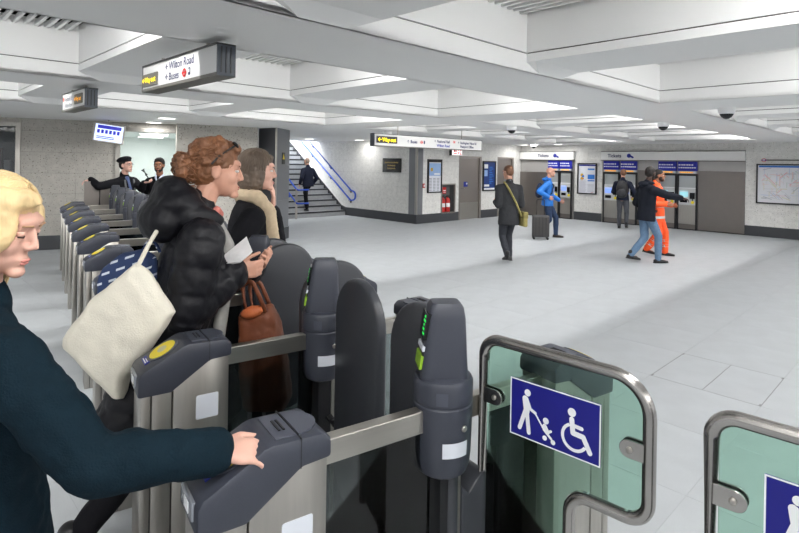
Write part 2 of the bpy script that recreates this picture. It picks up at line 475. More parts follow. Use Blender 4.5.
# ---- stairs
st = tag(thing('staircase', None, None, CORN, RZT), kind='structure')
for k in range(22):
    x1 = -3.32-k*.25
    obj('step', B(x1-.27, x1, -3.25, -.016, k*.17, (k+1)*.17), M_steptop, st)
    obj('nosing', B(x1-.05, x1+.012, -3.25, -.016, (k+1)*.17-.045, (k+1)*.17+.003), M_nosing, st)
def handrail_wall(o, zoff):
    pass
hr = thing('wall_handrail', 'blue double wall handrail joined in a loop at foot of stair wall', 'handrail', CORN, RZT)
sl = .68
def railz(x, z0): return z0 + (-2.95-x)*sl
pts = [(-9, -.09, railz(-9, .86))] + [(-2.95, -.09, .86), (-2.72, -.09, .80), (-2.72, -.09, .56), (-2.95, -.09, .52)] + [(-9, -.09, railz(-9, .52))]
tube(bm := NB(), fillet(pts, [0, .12, .12, .12, .12, 0]), .026, 10); obj('rail', bm, M_railblue, hr, smooth=180)
for z0 in (.86, .52):
    for k in range(6):
        x = -3.05-k*1.12
        bm = NB(); tube(bm, [(x, -.09, railz(x, z0)-.02), (x, -.09, railz(x, z0)-.09), (x, 0, railz(x, z0)-.11)], .013, 8)
        tube(bm, [(x, -.012, railz(x, z0)-.11), (x, 0, railz(x, z0)-.11)], .05, 14)
        obj('bracket', bm, M_tube, hr)
ch = thing('centre_handrail', 'blue stair handrail on a short steel post beside grey pillar', 'handrail', CORN, RZT)
cx, cy = -3.15, -2.08
bm = NB(); tube(bm, [(cx, cy, 0), (cx, cy, .93)], .035, 12); obj('post', bm, M_steel, ch, smooth=40)
for z0 in (.92, .5):
    tube(bm := NB(), fillet([(cx-5, cy, z0+5*sl), (cx, cy, z0), (cx+.05, cy+.02, z0-.02), (cx+.05, cy+.42, z0-.02)], [0, .05, .05, 0]), .026, 10)
    obj('rail', bm, M_railblue, ch, smooth=180)
tube(bm := NB(), [(cx-5, cy-.25, .7+5*sl), (cx, cy-.25, .7)], .026, 10); obj('rail', bm, M_railblue, ch, smooth=180)
bm = NB(); tube(bm, [(cx-2, cy, 2*.68), (cx-2, cy, .92+2*sl)], .03, 12); obj('post', bm, M_steel, ch, smooth=40)

# ---- doors in the back wall
for n, (x0, x1, zt) in enumerate(((1.93, 3.09, 2.05), (4.0, 4.97, 2.06)), 1):
    d = tag(thing('door_%d' % n, None, None, CORN, PHI), kind='structure')
    bm = NB(); box(bm, x0, x0+.06, -.01, .12, 0, zt); box(bm, x1-.10, x1, -.01, .12, 0, zt); box(bm, x0+.06, x1-.10, -.01, .12, zt-.06, zt)
    obj('door_frame', bm, M_doorsteel, d)
    lf = obj('door_leaf', B(x0+.065, x1-.105, .03, .08, .01, zt-.065), M_doorsteel, d)
    obj('kick_plate', B(x0+.075, x1-.115, .022, .03, .02, .55), M_steel, lf)
    tube(bm := NB(), [(x0+.16, .03, 1.0), (x0+.16, -.02, 1.0), (x0+.28, -.02, 1.0)], .011, 8); obj('door_handle', bm, M_tube, lf)
    if n == 1:
        obj('door_notice', B(x0+.28, x0+.48, .025, .03, 1.06, 1.22), M_tblue, lf)
        flat([circ(x0+.43, 1.16, .035)], M_whitep, lf, 'notice_print', y=.022)

# ---- shopfront at far left and staff office window
d = tag(thing('window_1', None, None, LWO, LWR), kind='structure')
bm = NB()
for q in ((-.44, -.36, 0, 2.42), (-3.2, -3.12, 0, 2.42), (-3.12, -.44, 2.34, 2.42), (-1.8, -1.74, 0, 2.34)): box(bm, q[0], q[1], -.03, .12, q[2], q[3])
obj('window_frame', bm, M_steel, d)
obj('pane', B(-3.12, -1.8, .03, .04, .05, 2.34), M_cglass, d); obj('pane', B(-1.74, -.44, .03, .04, .05, 2.34), M_cglass, d)
m_shop = mat('shop_dark', (40, 46, 60), .6)
obj('dark_interior', B(-3.4, -.2, 1.6, 1.7, 0, 2.6), m_shop, d)
obj('dark_interior_side', B(-.3, -.2, .2, 1.7, 0, 2.6), m_shop, d)
for k in range(4):
    obj('shelf_stock', B(-1.2+k*.16, -1.09+k*.16, 1.2, 1.35, .3+.2*(k % 2), 1.2+.25*((k*7) % 4)), mat('stock%d' % (k % 3), [(30, 60, 150), (60, 30, 30), (80, 86, 96)][k % 3], .5), d)
d = tag(thing('window_2', None, None, LWO, LWR), kind='structure')
bm = NB()
for q in ((1.22, 1.30, .9, 2.39), (2.42, 2.5, .9, 2.39), (1.3, 2.42, 2.32, 2.39), (1.3, 2.42, .9, .97)): box(bm, q[0], q[1], -.03, .14, q[2], q[3])
obj('window_frame', bm, M_steel, d)
obj('pane', B(1.3, 2.42, .03, .04, .97, 2.32), M_cglass, d)
M_off = mat('office_wall', (226, 230, 228), .7)
rm = tag(thing('wall_office', None, None, LWO, LWR), kind='structure')
obj('office_back', B(-.5, 3.3, 4.2, 4.3, 0, 2.4), M_off, rm); obj('office_side', B(-.2, -.1, .2, 4.2, 0, 2.4), M_off, rm)
obj('office_side', B(3.3, 3.4, .2, 4.2, 0, 2.4), M_off, rm); obj('office_roof', B(-.5, 3.4, .2, 4.3, 2.36, 2.4), M_off, rm)
for k, (x, y) in enumerate(((.7, 1.5), (1.9, 1.3), (.8, 2.7), (1.9, 2.2), (1.8, 3.3))):
    t = thing('office_light_panel', 'oblong ceiling light seen through staff window, '+['front left', 'front right', 'back left', 'back right', 'far right'][k]+' one', 'light', LWO+Matrix.Rotation(LWR, 3, 'Z') @ V((x, y, 2.36)), LWR, 'lights inside the staff office')
    obj('frame', B(-.32, .32, -.17, .17, -.02, 0), M_white, t); obj('diffuser', B(-.29, .29, -.14, .14, -.026, -.02), M_lamp, t)
area_light('office_lamp', LWO+Matrix.Rotation(LWR, 3, 'Z') @ V((1.8, 2.2, 2.32)), LWO+Matrix.Rotation(LWR, 3, 'Z') @ V((1.8, 2.2, 0)), 2, 1.5, 34, (.97, 1, .99))
t = thing('wall_cabinet', 'white office cabinet with blue file seen through staff window', 'cabinet', LWO+Matrix.Rotation(LWR, 3, 'Z') @ V((2.75, 3.9, 0)), LWR)
obj('body', B(-.45, .5, -.2, .25, .0, 1.5), M_off, t); obj('blue_file', B(-.42, -.3, -.22, -.05, 1.5, 1.78), mat('file_blue', (70, 150, 180), .5), t)
t = thing('hanging_lanyard', 'yellow strip hanging on the office wall', 'lanyard', LWO+Matrix.Rotation(LWR, 3, 'Z') @ V((2.85, 4.18, 1.8)), LWR)
obj('strap', B(-.03, .03, -.02, .0, -.3, .3), mat('ochre', (190, 150, 60), .6), t); obj('clip', B(-.06, .06, -.03, -.02, -.34, -.28), M_black, t)
t = thing('microphone_stand', 'black gooseneck microphone on desk behind the staff window', 'microphone', LWO+Matrix.Rotation(LWR, 3, 'Z') @ V((1.86, .45, 1.0)), LWR)
obj('base', lathe(NB(), [(.06, 0), (.06, .02), (.02, .03)], 16), M_black, t)
tube(bm := NB(), fillet([(0, 0, .02), (0, 0, .3), (-.1, 0, .45)], .1), .012, 8); obj('neck', bm, M_black, t)
tube(bm := NB(), [(-.08, 0, .43), (-.16, 0, .55)], [.03, .04], 10); obj('head', bm, M_black, t)
t = thing('office_desk', 'pale desk ledge inside the staff window', 'desk', LWO+Matrix.Rotation(LWR, 3, 'Z') @ V((1.86, .5, 0)), LWR)
obj('worktop', B(-.6, .6, -.28, .3, .96, 1.0), M_off, t); obj('leg', B(-.58, -.53, -.2, .25, 0, .96), M_steel, t); obj('leg', B(.53, .58, -.2, .25, 0, .96), M_steel, t)
# ================================================================== SIGNS AND WALL FITTINGS
def sign_box(name, label, org, rz, L, z0, z1, depth=.115, ztop=2.5):
    """hanging light-box sign; local x to the right along the face, y to the back, z measured from the floor"""
    t = thing(name, label, 'sign', org, rz)
    obj('housing', B(0, L, .004, depth, z0, z1), M_alu, t)
    obj('top_trim', B(-.004, L+.004, -.004, depth+.004, z1, z1+.012), M_black, t)
    obj('bottom_trim', B(-.004, L+.004, -.004, depth+.004, z0-.02, z0), M_signgrey, t)
    e = obj('end_cap', B(L, L+.012, 0, depth, z0-.018, z1), mat('sign_end', (70, 76, 84), .5), t)
    for k in range(3): obj('cap_rib', B(L+.012, L+.016, .02+.03*k, .028+.03*k, z0, z1-.01), M_black, e)
    e = obj('end_cap', B(-.012, 0, 0, depth, z0-.018, z1), mat('sign_end', (70, 76, 84), .5), t)
    for x in (L*.2, L*.8): tube(bm := NB(), [(x, depth/2, z1), (x, depth/2, ztop)], .012, 8); obj('hanger', bm, M_steel, t)
    return t
def led_panel(t, x0, x1, z0, z1, body, m, arrow_left=True, size=None):
    p = obj('led_panel', B(x0, x1, -.006, .006, z0, z1), M_signgrey if m is not M_led_y or (x1-x0) < .4 else M_signgrey, t)
    s = size or (z1-z0)*.62
    flat(arrow(x0+s*.45, (z0+z1)/2, s*.30, PI if arrow_left else 0), m, p, 'lit_arrow', y=-.009)
    text(body, s, m, p, x0+s*.95, (z0+z1)/2-s*.33, y=-.009, sx=(x1-x0-s*1.15)/(s*3.75), bold=s*.008, name='lit_lettering')
def roundel(t, x, z, r, ring=M_red, bar=M_red):
    flat(ring_poly(x, z, r, r*.32), ring, t, 'roundel_ring', y=-.0015)
    flat([[(x-r*1.25, z-r*.22), (x+r*1.25, z-r*.22), (x+r*1.25, z+r*.22), (x-r*1.25, z+r*.22)]], bar, t, 'roundel_bar', y=-.003)
# near way-out sign
t = sign_box('way_out_sign', 'large hanging way out sign reading Wilton Road and Buses', (-1.96, 4.07, 0), RZT, 1.23, 2.285, 2.45)
led_panel(t, .015, .30, 2.30, 2.39, 'Way out', M_led_y)
flat(arrow(.46, 2.405, .020), M_navy, t, 'arrow', y=.002); flat(arrow(.46, 2.335, .020), M_navy, t, 'arrow', y=.002)
o_ = text('Wilton', .078, M_navy, t, .50, 2.380, y=.002, bold=.0008); text('Road', .078, M_navy, t, max(v.co.x for v in o_.data.vertices)+.024, 2.380, y=.002, bold=.0008); text('Buses', .074, M_navy, t, .50, 2.308, y=.002, sx=1.0, bold=.0008)
roundel(t, .765, 2.332, .028)
flat([rrect(.82, .85, 2.31, 2.358, .006)], M_navy, t, 'bus_stop_mark', y=.002); flat([[(.826, 2.328), (.844, 2.328), (.844, 2.35), (.826, 2.35)]], M_alu, t, 'bus_stop_window', y=.0005)
# further one
t = sign_box('way_out_sign', 'smaller hanging way out sign above the gate line by stone wall', (-3.74, 5.94, 0), RZT, .88, 2.285, 2.45)
led_panel(t, .52, .80, 2.315, 2.415, 'Way out', M_led_o)
roundel(t, .06, 2.395, .022); text('Victoria St', .07, M_navy, t, .12, 2.37, y=.002, sx=.95); text('Wilton Road', .06, M_navy, t, .12, 2.305, y=.002, sx=.9)
# long sign
t = sign_box('direction_sign', 'long hanging direction sign reading way out, Buses, National Rail and Passport Office', (-.54, 10.8, 0), PHI, 3.5, 2.13, 2.36, .13, 3.1)
p = obj('led_panel', B(.05, .62, -.006, .006, 2.18, 2.32), M_black, t)
flat(arrow(.13, 2.25, .042), M_led_y, p, 'lit_arrow', y=-.009); text('Way out', .105, M_led_y, p, .2, 2.215, y=-.009, bold=.003, name='lit_lettering')
flat(arrow(.95, 2.24, .03, PI/2), M_navy, t, 'arrow', y=.002); text('Buses', .09, M_navy, t, 1.02, 2.21, y=.002, bold=.003); roundel(t, 1.36, 2.24, .035)
flat([rrect(1.43, 1.47, 2.205, 2.275, .008)], M_navy, t, 'bus_stop_mark', y=.002)
flat(arrow(1.80, 2.28, .025, PI/2), M_navy, t, 'arrow', y=.002); text('National Rail', .085, M_navy, t, 1.86, 2.255, y=.002, bold=.003); text('Wilton Road', .085, M_tblue, t, 1.86, 2.16, y=.002, bold=.003)
flat([stroke((2.42, 2.30), (2.50, 2.30), .006), stroke((2.42, 2.275), (2.50, 2.275), .006), stroke((2.44, 2.315), (2.47, 2.287), .006), stroke((2.47, 2.287), (2.45, 2.262), .006)], M_red, t, 'rail_mark', y=.002)
flat(arrow(2.62, 2.28, .025, PI/2), M_navy, t, 'arrow', y=.002); text('Buckingham Palace Rd', .075, M_navy, t, 2.68, 2.255, y=.002, sx=.9, bold=.003); text('Passport Office', .08, M_navy, t, 2.68, 2.165, y=.002, bold=.003)
# red lit sign under it, out from the back wall
t = thing('exit_sign', 'small lit white sign with red print hanging above back wall poster', 'sign', CORN, PHI)
obj('housing', B(1.24, 1.72, -.28, -.20, 2.06, 2.26), M_alu, t)
obj('side_trim', B(1.215, 1.24, -.285, -.195, 2.05, 2.27), M_black, t)
obj('face', B(1.25, 1.71, -.286, -.28, 2.07, 2.25), mat('lit_white', (255, 240, 240), .5, emit=.55), t)
flat([stroke((1.32, 2.19), (1.47, 2.19), .018), stroke((1.32, 2.19), (1.37, 2.22), .014), stroke((1.32, 2.19), (1.37, 2.16), .014), stroke((1.33, 2.11), (1.46, 2.11), .014), [(1.52, 2.09), (1.56, 2.09), (1.56, 2.17), (1.52, 2.17)], circ(1.54, 2.21, .02), stroke((1.62, 2.1), (1.62, 2.22), .016), stroke((1.62, 2.1), (1.68, 2.1), .014), stroke((1.62, 2.22), (1.68, 2.22), .014)], M_red, t, 'red_print', y=-.288)
tube(bm := NB(), [(1.48, -.24, 2.26), (1.48, -.24, ZS)], .012, 8); obj('hanger', bm, M_steel, t)
# black plaque on stair wall
t = thing('plaque', 'black plaque with gold dotted lettering on stone stair wall', 'plaque', CORN, RZT)
obj('plate', B(-1.47, -.65, -.033, -.003, 1.50, 1.93), M_blackg, t)
marks = []
for z, n, w_ in ((1.80, 12, .60), (1.71, 7, .36), (1.62, 8, .36)):
    for k in range(n): marks.append([(-1.06-w_/2+w_*k/n, z-.022), (-1.06-w_/2+w_*k/n+w_/n*.62, z-.022), (-1.06-w_/2+w_*k/n+w_/n*.62, z+.022-.01*(k % 2)), (-1.06-w_/2+w_*k/n, z+.022)])
tag(flat(marks, mat('gold_print', (176, 150, 84), .5), t, 'gold_marks', y=-.0345), kind='stuff')
def poster(name, label, org, rz, x0, x1, z0, z1, face, prints, fw=.035, cat='poster', top=None):
    t = thing(name, label, cat, org, rz)
    bm = NB()
    for q in ((x0, x0+fw, z0, z1), (x1-fw, x1, z0, z1), (x0+fw, x1-fw, z0, z0+fw), (x0+fw, x1-fw, z1-(top or fw), z1)): box(bm, q[0], q[1], -.05, 0, q[2], q[3])
    obj('frame', bm, M_black, t)
    s = obj('sheet', B(x0+fw, x1-fw, -.03, 0, z0+fw, z1-(top or fw)), face, t)
    by = {}
    for m, poly in prints: by.setdefault(m.name, (m, []))[1].append(poly)
    for k, (m, polys) in enumerate(by.values()): tag(flat(polys, m, s, 'printed_mark', y=-.0325-.0004*k, th=.0005), kind='stuff')
    return t
def rc(a, b, c, d): return [(a, c), (b, c), (b, d), (a, d)]
m_pb = mat('print_lightblue', (150, 180, 222), .5); m_pg = mat('print_grey', (150, 153, 160), .5); m_py = mat('print_ochre', (205, 160, 40), .5); m_mb = mat('print_midblue', (50, 120, 205), .5)
pr = [(m_pb, rc(.49, 1.02, 1.42, 1.80)), (m_py, rc(.56, .66, 1.56, 1.66)), (M_whitep, rc(.72, .98, 1.45, 1.5))]
for k in range(9):
    for j in range(3): pr.append((m_pg, rc(.50+.17*j, .50+.17*j+.12, .97+.045*k, .99+.045*k)))
poster('timetable_poster', 'tall pale timetable poster in black frame above extinguisher recess', CORN, PHI, .44, 1.07, .90, 1.92, M_screenface, pr, .04, top=.09)
m_pblue = mat('poster_blue', (28, 56, 120), .4)
pr = [(M_whitep, rc(3.22, 3.42, 1.66, 1.80)), (m_pb, rc(3.22, 3.40, 1.40, 1.60)), (M_whitep, rc(3.2, 3.8, .94, 1.0)), (M_whitep, rc(3.22, 3.5, 1.05, 1.12))]
for k in range(10): pr.append((m_mb, rc(3.5, 3.62+.02*((k*5) % 7), 1.15+.06*k, 1.175+.06*k)))
poster('blue_poster', 'tall blue poster in black frame between the two steel doors', CORN, PHI, 3.15, 3.86, .90, 1.91, m_pblue, pr, .04)
pr = [(M_tblue, rc(2.30, 2.86, 1.80, 1.845)), (m_py, circ(2.40, 1.50, .055)), (m_mb, circ(2.44, 1.46, .04)), (m_py, circ(2.40, 1.38, .055)), (M_red, circ(2.45, 1.38, .02))]
for k in range(4): pr.append((m_mb, rc(2.60, 2.84, 1.72-.0-[0, .2, .29, .38][k]-[.05, .15, .05, .04][k], 1.72-[0, .2, .29, .38][k])))
for k in range(14): pr.append((mat('print_pale', (192, 194, 204), .5), rc(2.32, 2.52+.02*(k % 3), .95+.03*k, .963+.03*k)))
for k in range(9): pr.append((MATS['print_pale'], rc(2.60, 2.82, .95+.03*k, .963+.03*k)))
pr.append((M_red, rc(2.72, 2.80, .93, .94)))
poster('information_poster', 'white information poster in black frame between the ticket machine bays', TWO, RZT, 2.24, 2.91, .87, 1.895, M_screenface, pr, .04)
pr = [(m_mb, rc(7.42, 9.0, 1.84, 1.885))]
rnd = random.Random(3)
mc = [mat('map_%d' % k, c, .5) for k, c in enumerate(((214, 216, 222), (196, 208, 200), (226, 200, 200), (200, 208, 226), (216, 212, 196), (232, 180, 186), (190, 192, 200)))]
for k in range(170):
    x, z = rnd.uniform(7.46, 8.95), rnd.uniform(1.03, 1.78); a = rnd.choice((0, PI/4, PI/2, -PI/4)); l = rnd.uniform(.06, .26)
    q = (min(8.99, max(7.43, x+l*math.cos(a))), min(1.82, max(1.0, z+l*math.sin(a))))
    pr.append((rnd.choice(mc), stroke((x, z), q, rnd.choice((.004, .007, .011)), 3)))
pr += [(M_red, rc(8.4, 8.8, 1.10, 1.112)), (m_pg, rc(7.48, 7.6, 1.02, 1.035)), (m_pg, rc(8.4, 8.46, .94, .97)), (m_pg, rc(8.55, 8.61, .94, .97))]
poster('wall_map', 'large pale network map in black frame with a roundel strip above it', TWO, RZT, 7.36, 9.06, .88, 1.93, mat('map_paper', (224, 225, 230), .4), pr, .035, cat='map')
t = thing('map_heading', 'thin grey heading strip with small roundel above wall map', 'sign', TWO, RZT)
obj('strip', B(7.55, 9.06, -.014, -.003, 2.015, 2.05), M_signgrey, t); obj('disc', prism(NB(), circ(7.52, 2.03, .045), -.014, -.003), M_whitep, t)
flat(ring_poly(7.52, 2.03, .05, .014), M_red, t, 'roundel_ring', y=-.017); flat([rc(7.455, 7.585, 2.02, 2.04)], M_tblue, t, 'roundel_bar', y=-.019)
# call point
t = thing('fire_call_point', 'small red fire call point left of timetable poster', 'call point', CORN, PHI)
obj('box', B(.235, .32, -.04, 0, 1.06, 1.19, bev=.008), M_red, t); obj('pane', B(.255, .30, -.043, -.04, 1.09, 1.16), M_whitep, t)
# extinguisher recess with two extinguishers
t = thing('extinguisher_recess', 'steel framed recess in back wall holding two red extinguishers', 'recess', CORN, PHI)
bm = NB()
for q in ((1.08, 1.13, .24, 1.17), (1.72, 1.77, .24, 1.17), (1.13, 1.72, .24, .28), (1.13, 1.72, 1.13, 1.17)): box(bm, q[0], q[1], -.012, .04, q[2], q[3])
obj('frame', bm, M_steel, t)
bm = NB()
for q in ((1.13, 1.72, .20, .22, .28, 1.13), (1.11, 1.13, .0, .22, .28, 1.13), (1.72, 1.74, .0, .22, .28, 1.13), (1.13, 1.72, .0, .22, .26, .28), (1.13, 1.72, .0, .22, 1.13, 1.15)): box(bm, *q)
obj('lining', bm, mat('recess_dark', (96, 98, 98), .7), t)
obj('notice', B(1.38, 1.54, .19, .2, .85, 1.05), M_red, t); flat([rc(1.40, 1.52, .93, .96), rc(1.41, 1.51, .88, .90)], M_whitep, t, 'notice_print', y=.187)
m_ext = mat('extinguisher_red', (200, 34, 30), .3)
for k, (x, lb) in enumerate(((1.27, 'left red fire extinguisher in steel wall recess'), (1.50, 'right red fire extinguisher in steel wall recess'))):
    e = thing('fire_extinguisher', lb, 'extinguisher', CORN+Matrix.Rotation(PHI, 3, 'Z') @ V((x, .10, .28)), PHI, 'extinguishers in the recess')
    obj('cylinder', lathe(NB(), [(.06, 0), (.085, .015), (.085, .36), (.075, .41), (.03, .44), (.025, .47)], 18), m_ext, e, smooth=40)
    bm = NB(); box(bm, -.02, .02, -.07, .06, .47, .49); box(bm, -.015, .015, -.09, .03, .505, .52); obj('lever', bm, M_black, e)
    tube(bm := NB(), fillet([(.0, -.03, .48), (.10, -.03, .46), (.10, -.03, .12)], .04), .012, 8); obj('hose', bm, M_black, e)
    obj('label_band', lathe(NB(), [(.0865, .16), (.0865, .28)], 12, a0=-PI*.9, a1=-PI*.1), M_whitep, e)

# ---- ticket machine bays
def header(label, x0, x1, tx):
    t = thing('ticket_header', label, 'sign', TWO, RZT)
    obj('box', B(x0, x1, -.10, -.003, 2.005, 2.265), mat('header_white', (236, 236, 234), .4), t); obj('bottom_trim', B(x0, x1, -.105, -.003, 1.985, 2.005), M_signgrey, t)
    obj('top_trim', B(x0, x1, -.105, -.003, 2.265, 2.285), M_signgrey, t)
    text('Tickets', .15, M_navy, t, tx, 2.09, y=-.103, bold=.004); flat([circ(tx+.68, 2.14, .065), stroke((tx+.70, 2.14), (tx+.80, 2.09), .03)], M_tblue, t, 'ticket_symbol', y=-.103)
header('left ticket hall header panel reading Tickets above two machines', .01, 2.12, .75)
header('long right ticket hall header panel reading Tickets above four machines', 3.08, 7.1, 3.30)
b1 = tag(thing('trim_1', None, None, TWO, RZT), kind='structure')
M_palepanel = mat('bay_top', (176, 174, 172), .4, .3)
for (a, b, z0, z1, m) in ((-.3, 1.14, .03, 1.56, M_bronze), (-.3, 1.14, 1.56, 1.99, M_palepanel), (1.14, 2.12, .03, 1.99, M_palepanel), (2.06, 2.12, 0, 1.99, M_steel),
                          (3.08, 3.14, 0, 1.99, M_steel), (3.14, 4.24, .03, 1.99, M_palepanel), (4.24, 4.83, .03, 1.70, M_bronze), (4.24, 4.83, 1.70, 1.99, M_palepanel), (4.83, 5.94, .03, 1.99, M_palepanel), (5.94, 7.1, .03, 1.71, M_bronze), (5.94, 7.1, 1.71, 1.99, M_palepanel)):
    obj('bay_panel', B(a+.003, b-.003, 0 if m is not M_bronze else -.03, .06, z0, z1), m, b1)
obj('bay_backing', B(-.3, 7.1, .06, .1, 0, 2.3), M_gap, b1)
obj('bay_plinth', B(-.3, 2.12, .01, .06, 0, .03), M_gap, b1); obj('bay_plinth', B(3.08, 7.1, .01, .06, 0, .03), M_gap, b1)
def machine(label, x0, w, scol, first=None):
    t = thing('ticket_machine', label, 'ticket machine', TWO+Matrix.Rotation(RZT, 3, 'Z') @ V((x0, 0, 0)), RZT, 'ticket machines in the wall')
    bm = NB()
    for q in ((0, .045, 0, 1.62), (w-.045, w, 0, 1.62), (.045, w-.045, 1.56, 1.62), (.045, w-.045, 0, .03)): box(bm, q[0], q[1], -.06, 0, q[2], q[3])
    obj('surround', bm, M_black if True else 0, t)
    obj('lower_door', B(.045, w-.045, -.05, 0, .17, .72), M_steel, t); obj('plinth', B(.045, w-.045, -.03, 0, .03, .165), M_bronze, t)
    obj('upper_panel', B(.045, w-.045, -.035, 0, 1.22, 1.56), mat('machine_grey', (182, 186, 186), .3, .4), t)
    obj('upper_ledge', B(.045, w-.045, -.045, 0, 1.195, 1.22), M_whitep, t)
    fc = obj('fascia', B(.045, w-.045, -.055, 0, .72, 1.195), mat('machine_fascia', (206, 208, 208), .35, .2), t)
    obj('screen', B(.07, .07+w*.42, -.06, -.05, .95, 1.13), scol, fc)
    flat([rc(.08, .06+w*.42, 1.10, 1.12)], M_whitep, fc, 'screen_bar', y=-.062)
    obj('card_reader', B(w*.64, w-.06, -.085, -.05, .90, 1.08, bev=.01), M_blackg, fc)
    obj('coin_tray', B(.08, .08+w*.36, -.062, -.05, .79, .88), M_blackg, fc)
    obj('reader_arm', B(w*.76, w*.80, -.07, -.05, .83, .90), M_black, fc)
    lathe(bm := NB(), [(.045, 0), (.045, .02), (.03, .03)], 16); bmesh.ops.rotate(bm, verts=bm.verts, matrix=Matrix.Rotation(PI/2, 3, 'X')); bmesh.ops.translate(bm, verts=bm.verts, vec=(w*.78, -.05, .80))
    obj('card_pad', bm, M_yellow, fc)
    sg = obj('blue_sign', B(.012, w-.012, -.07, 0, 1.70, 1.975), mat('machine_sign_blue', (26, 34, 160), .4), t)
    flat([rc(.03+k*.068+.01*((k*3) % 2), .03+k*.068+.052, 1.86, 1.895) for k in range(int((w-.08)/.068))]+[rc(.03+k*.06, .03+k*.06+.045, 1.78, 1.812) for k in range(int((w-.05)/.06))], M_whitep, sg, 'white_print', y=-.0715)
    am = obj('amber_strip', B(.03, w-.03, -.07, 0, 1.635, 1.69), M_sticker, t)
    flat([rc(.07+k*.06, .07+k*.06+.05, 1.645, 1.68) for k in range(int((w-.14)/.06))], mat('amber_print', (240, 164, 20), .5, emit=.5), am, 'amber_print', y=-.0715)
    return t
m_scr2 = mat('screen_teal', (150, 205, 215), .3, emit=.4)
machine('ticket machine half hidden by man in blue jacket', 1.14, .44, M_screen)
machine('ticket machine beside left edge of the information poster', 1.59, .46, M_screen)
machine('ticket machine used by man with black backpack', 3.14, .53, M_screen)
machine('second machine of the right bay, beside the man with black backpack', 3.69, .53, M_screen)
machine('third machine of the right bay, behind person in orange', 4.84, .53, m_scr2)
machine('rightmost ticket machine beside the wide bare steel panel', 5.39, .54, m_scr2)

# ---- cameras, monitor
for k, (u, v, z, lb) in enumerate(((7.30, 1.92, ZS, 'white dome camera nearest the right edge of ceiling'), (9.0, 3.26, ZS, 'white dome camera on beam above right ticket machines'), (8.55, 5.82, ZS, 'white dome camera on the beam above grey coated man'),
                               (8.33, 9.0, ZS, 'white dome camera above left end of long direction sign'), (16.0, 10.0, ZS, 'tiny white dome camera above left Tickets header'))):
    t = thing('dome_camera', lb, 'camera', uv(u, v, z), PHI, 'dome cameras under the ceiling')
    sc = 1.1
    obj('mount', lathe(NB(), [(.085*sc, 0), (.085*sc, -.035*sc), (.08*sc, -.05*sc), (.07*sc, -.055*sc)], 22), M_white, t, smooth=35)
    obj('dome', lathe(NB(), [(.07*sc, -.05*sc), (.066*sc, -.075*sc), (.05*sc, -.1*sc), (.025*sc, -.118*sc), (.004, -.122*sc)], 22), M_blackg, t, smooth=60)
    obj('collar', lathe(NB(), [(.076*sc, -.045*sc), (.078*sc, -.06*sc), (.066*sc, -.068*sc)], 22), M_whitep, t, smooth=35)
MW = LWO+Matrix.Rotation(LWR, 3, 'Z') @ V((1.14, -.55, 0))
t = thing('hanging_screen', 'small hanging departures screen in steel case beside the staff window', 'screen', MW, LWR+R(8))
bm = NB(); box(bm, -.27, .27, 0, .12, 2.06, 2.44, bev=.01)
bmesh.ops.rotate(bm, verts=bm.verts, cent=(0, .06, 2.25), matrix=Matrix.Rotation(R(7), 3, 'Y'))
obj('case', bm, M_steel, t)
bm = B(-.235, .235, -.004, .002, 2.09, 2.40); bmesh.ops.rotate(bm, verts=bm.verts, cent=(0, .06, 2.25), matrix=Matrix.Rotation(R(7), 3, 'Y'))
sc_o = obj('display', bm, mat('screen_pale', (200, 214, 246), .3, emit=.75), t)
bm = NB()
prism(bm, rc(-.20, .20, 2.32, 2.385), -.006, -.005)
for k in range(6): prism(bm, rc(-.2+k*.067, -.2+k*.067+.045, 2.23, 2.30), -.006, -.005)
for k in range(2): prism(bm, rc(-.2, .1, 2.13+.03*k, 2.145+.03*k), -.006, -.005)
bmesh.ops.rotate(bm, verts=bm.verts, cent=(0, .06, 2.25), matrix=Matrix.Rotation(R(7), 3, 'Y'))
obj('display_print', bm, mat('screen_indigo', (60, 62, 190), .4, emit=.3), sc_o)
tube(bm := NB(), [(0, .06, 2.44), (0, .06, ZS)], .02, 8); obj('hanger', bm, M_steel, t)
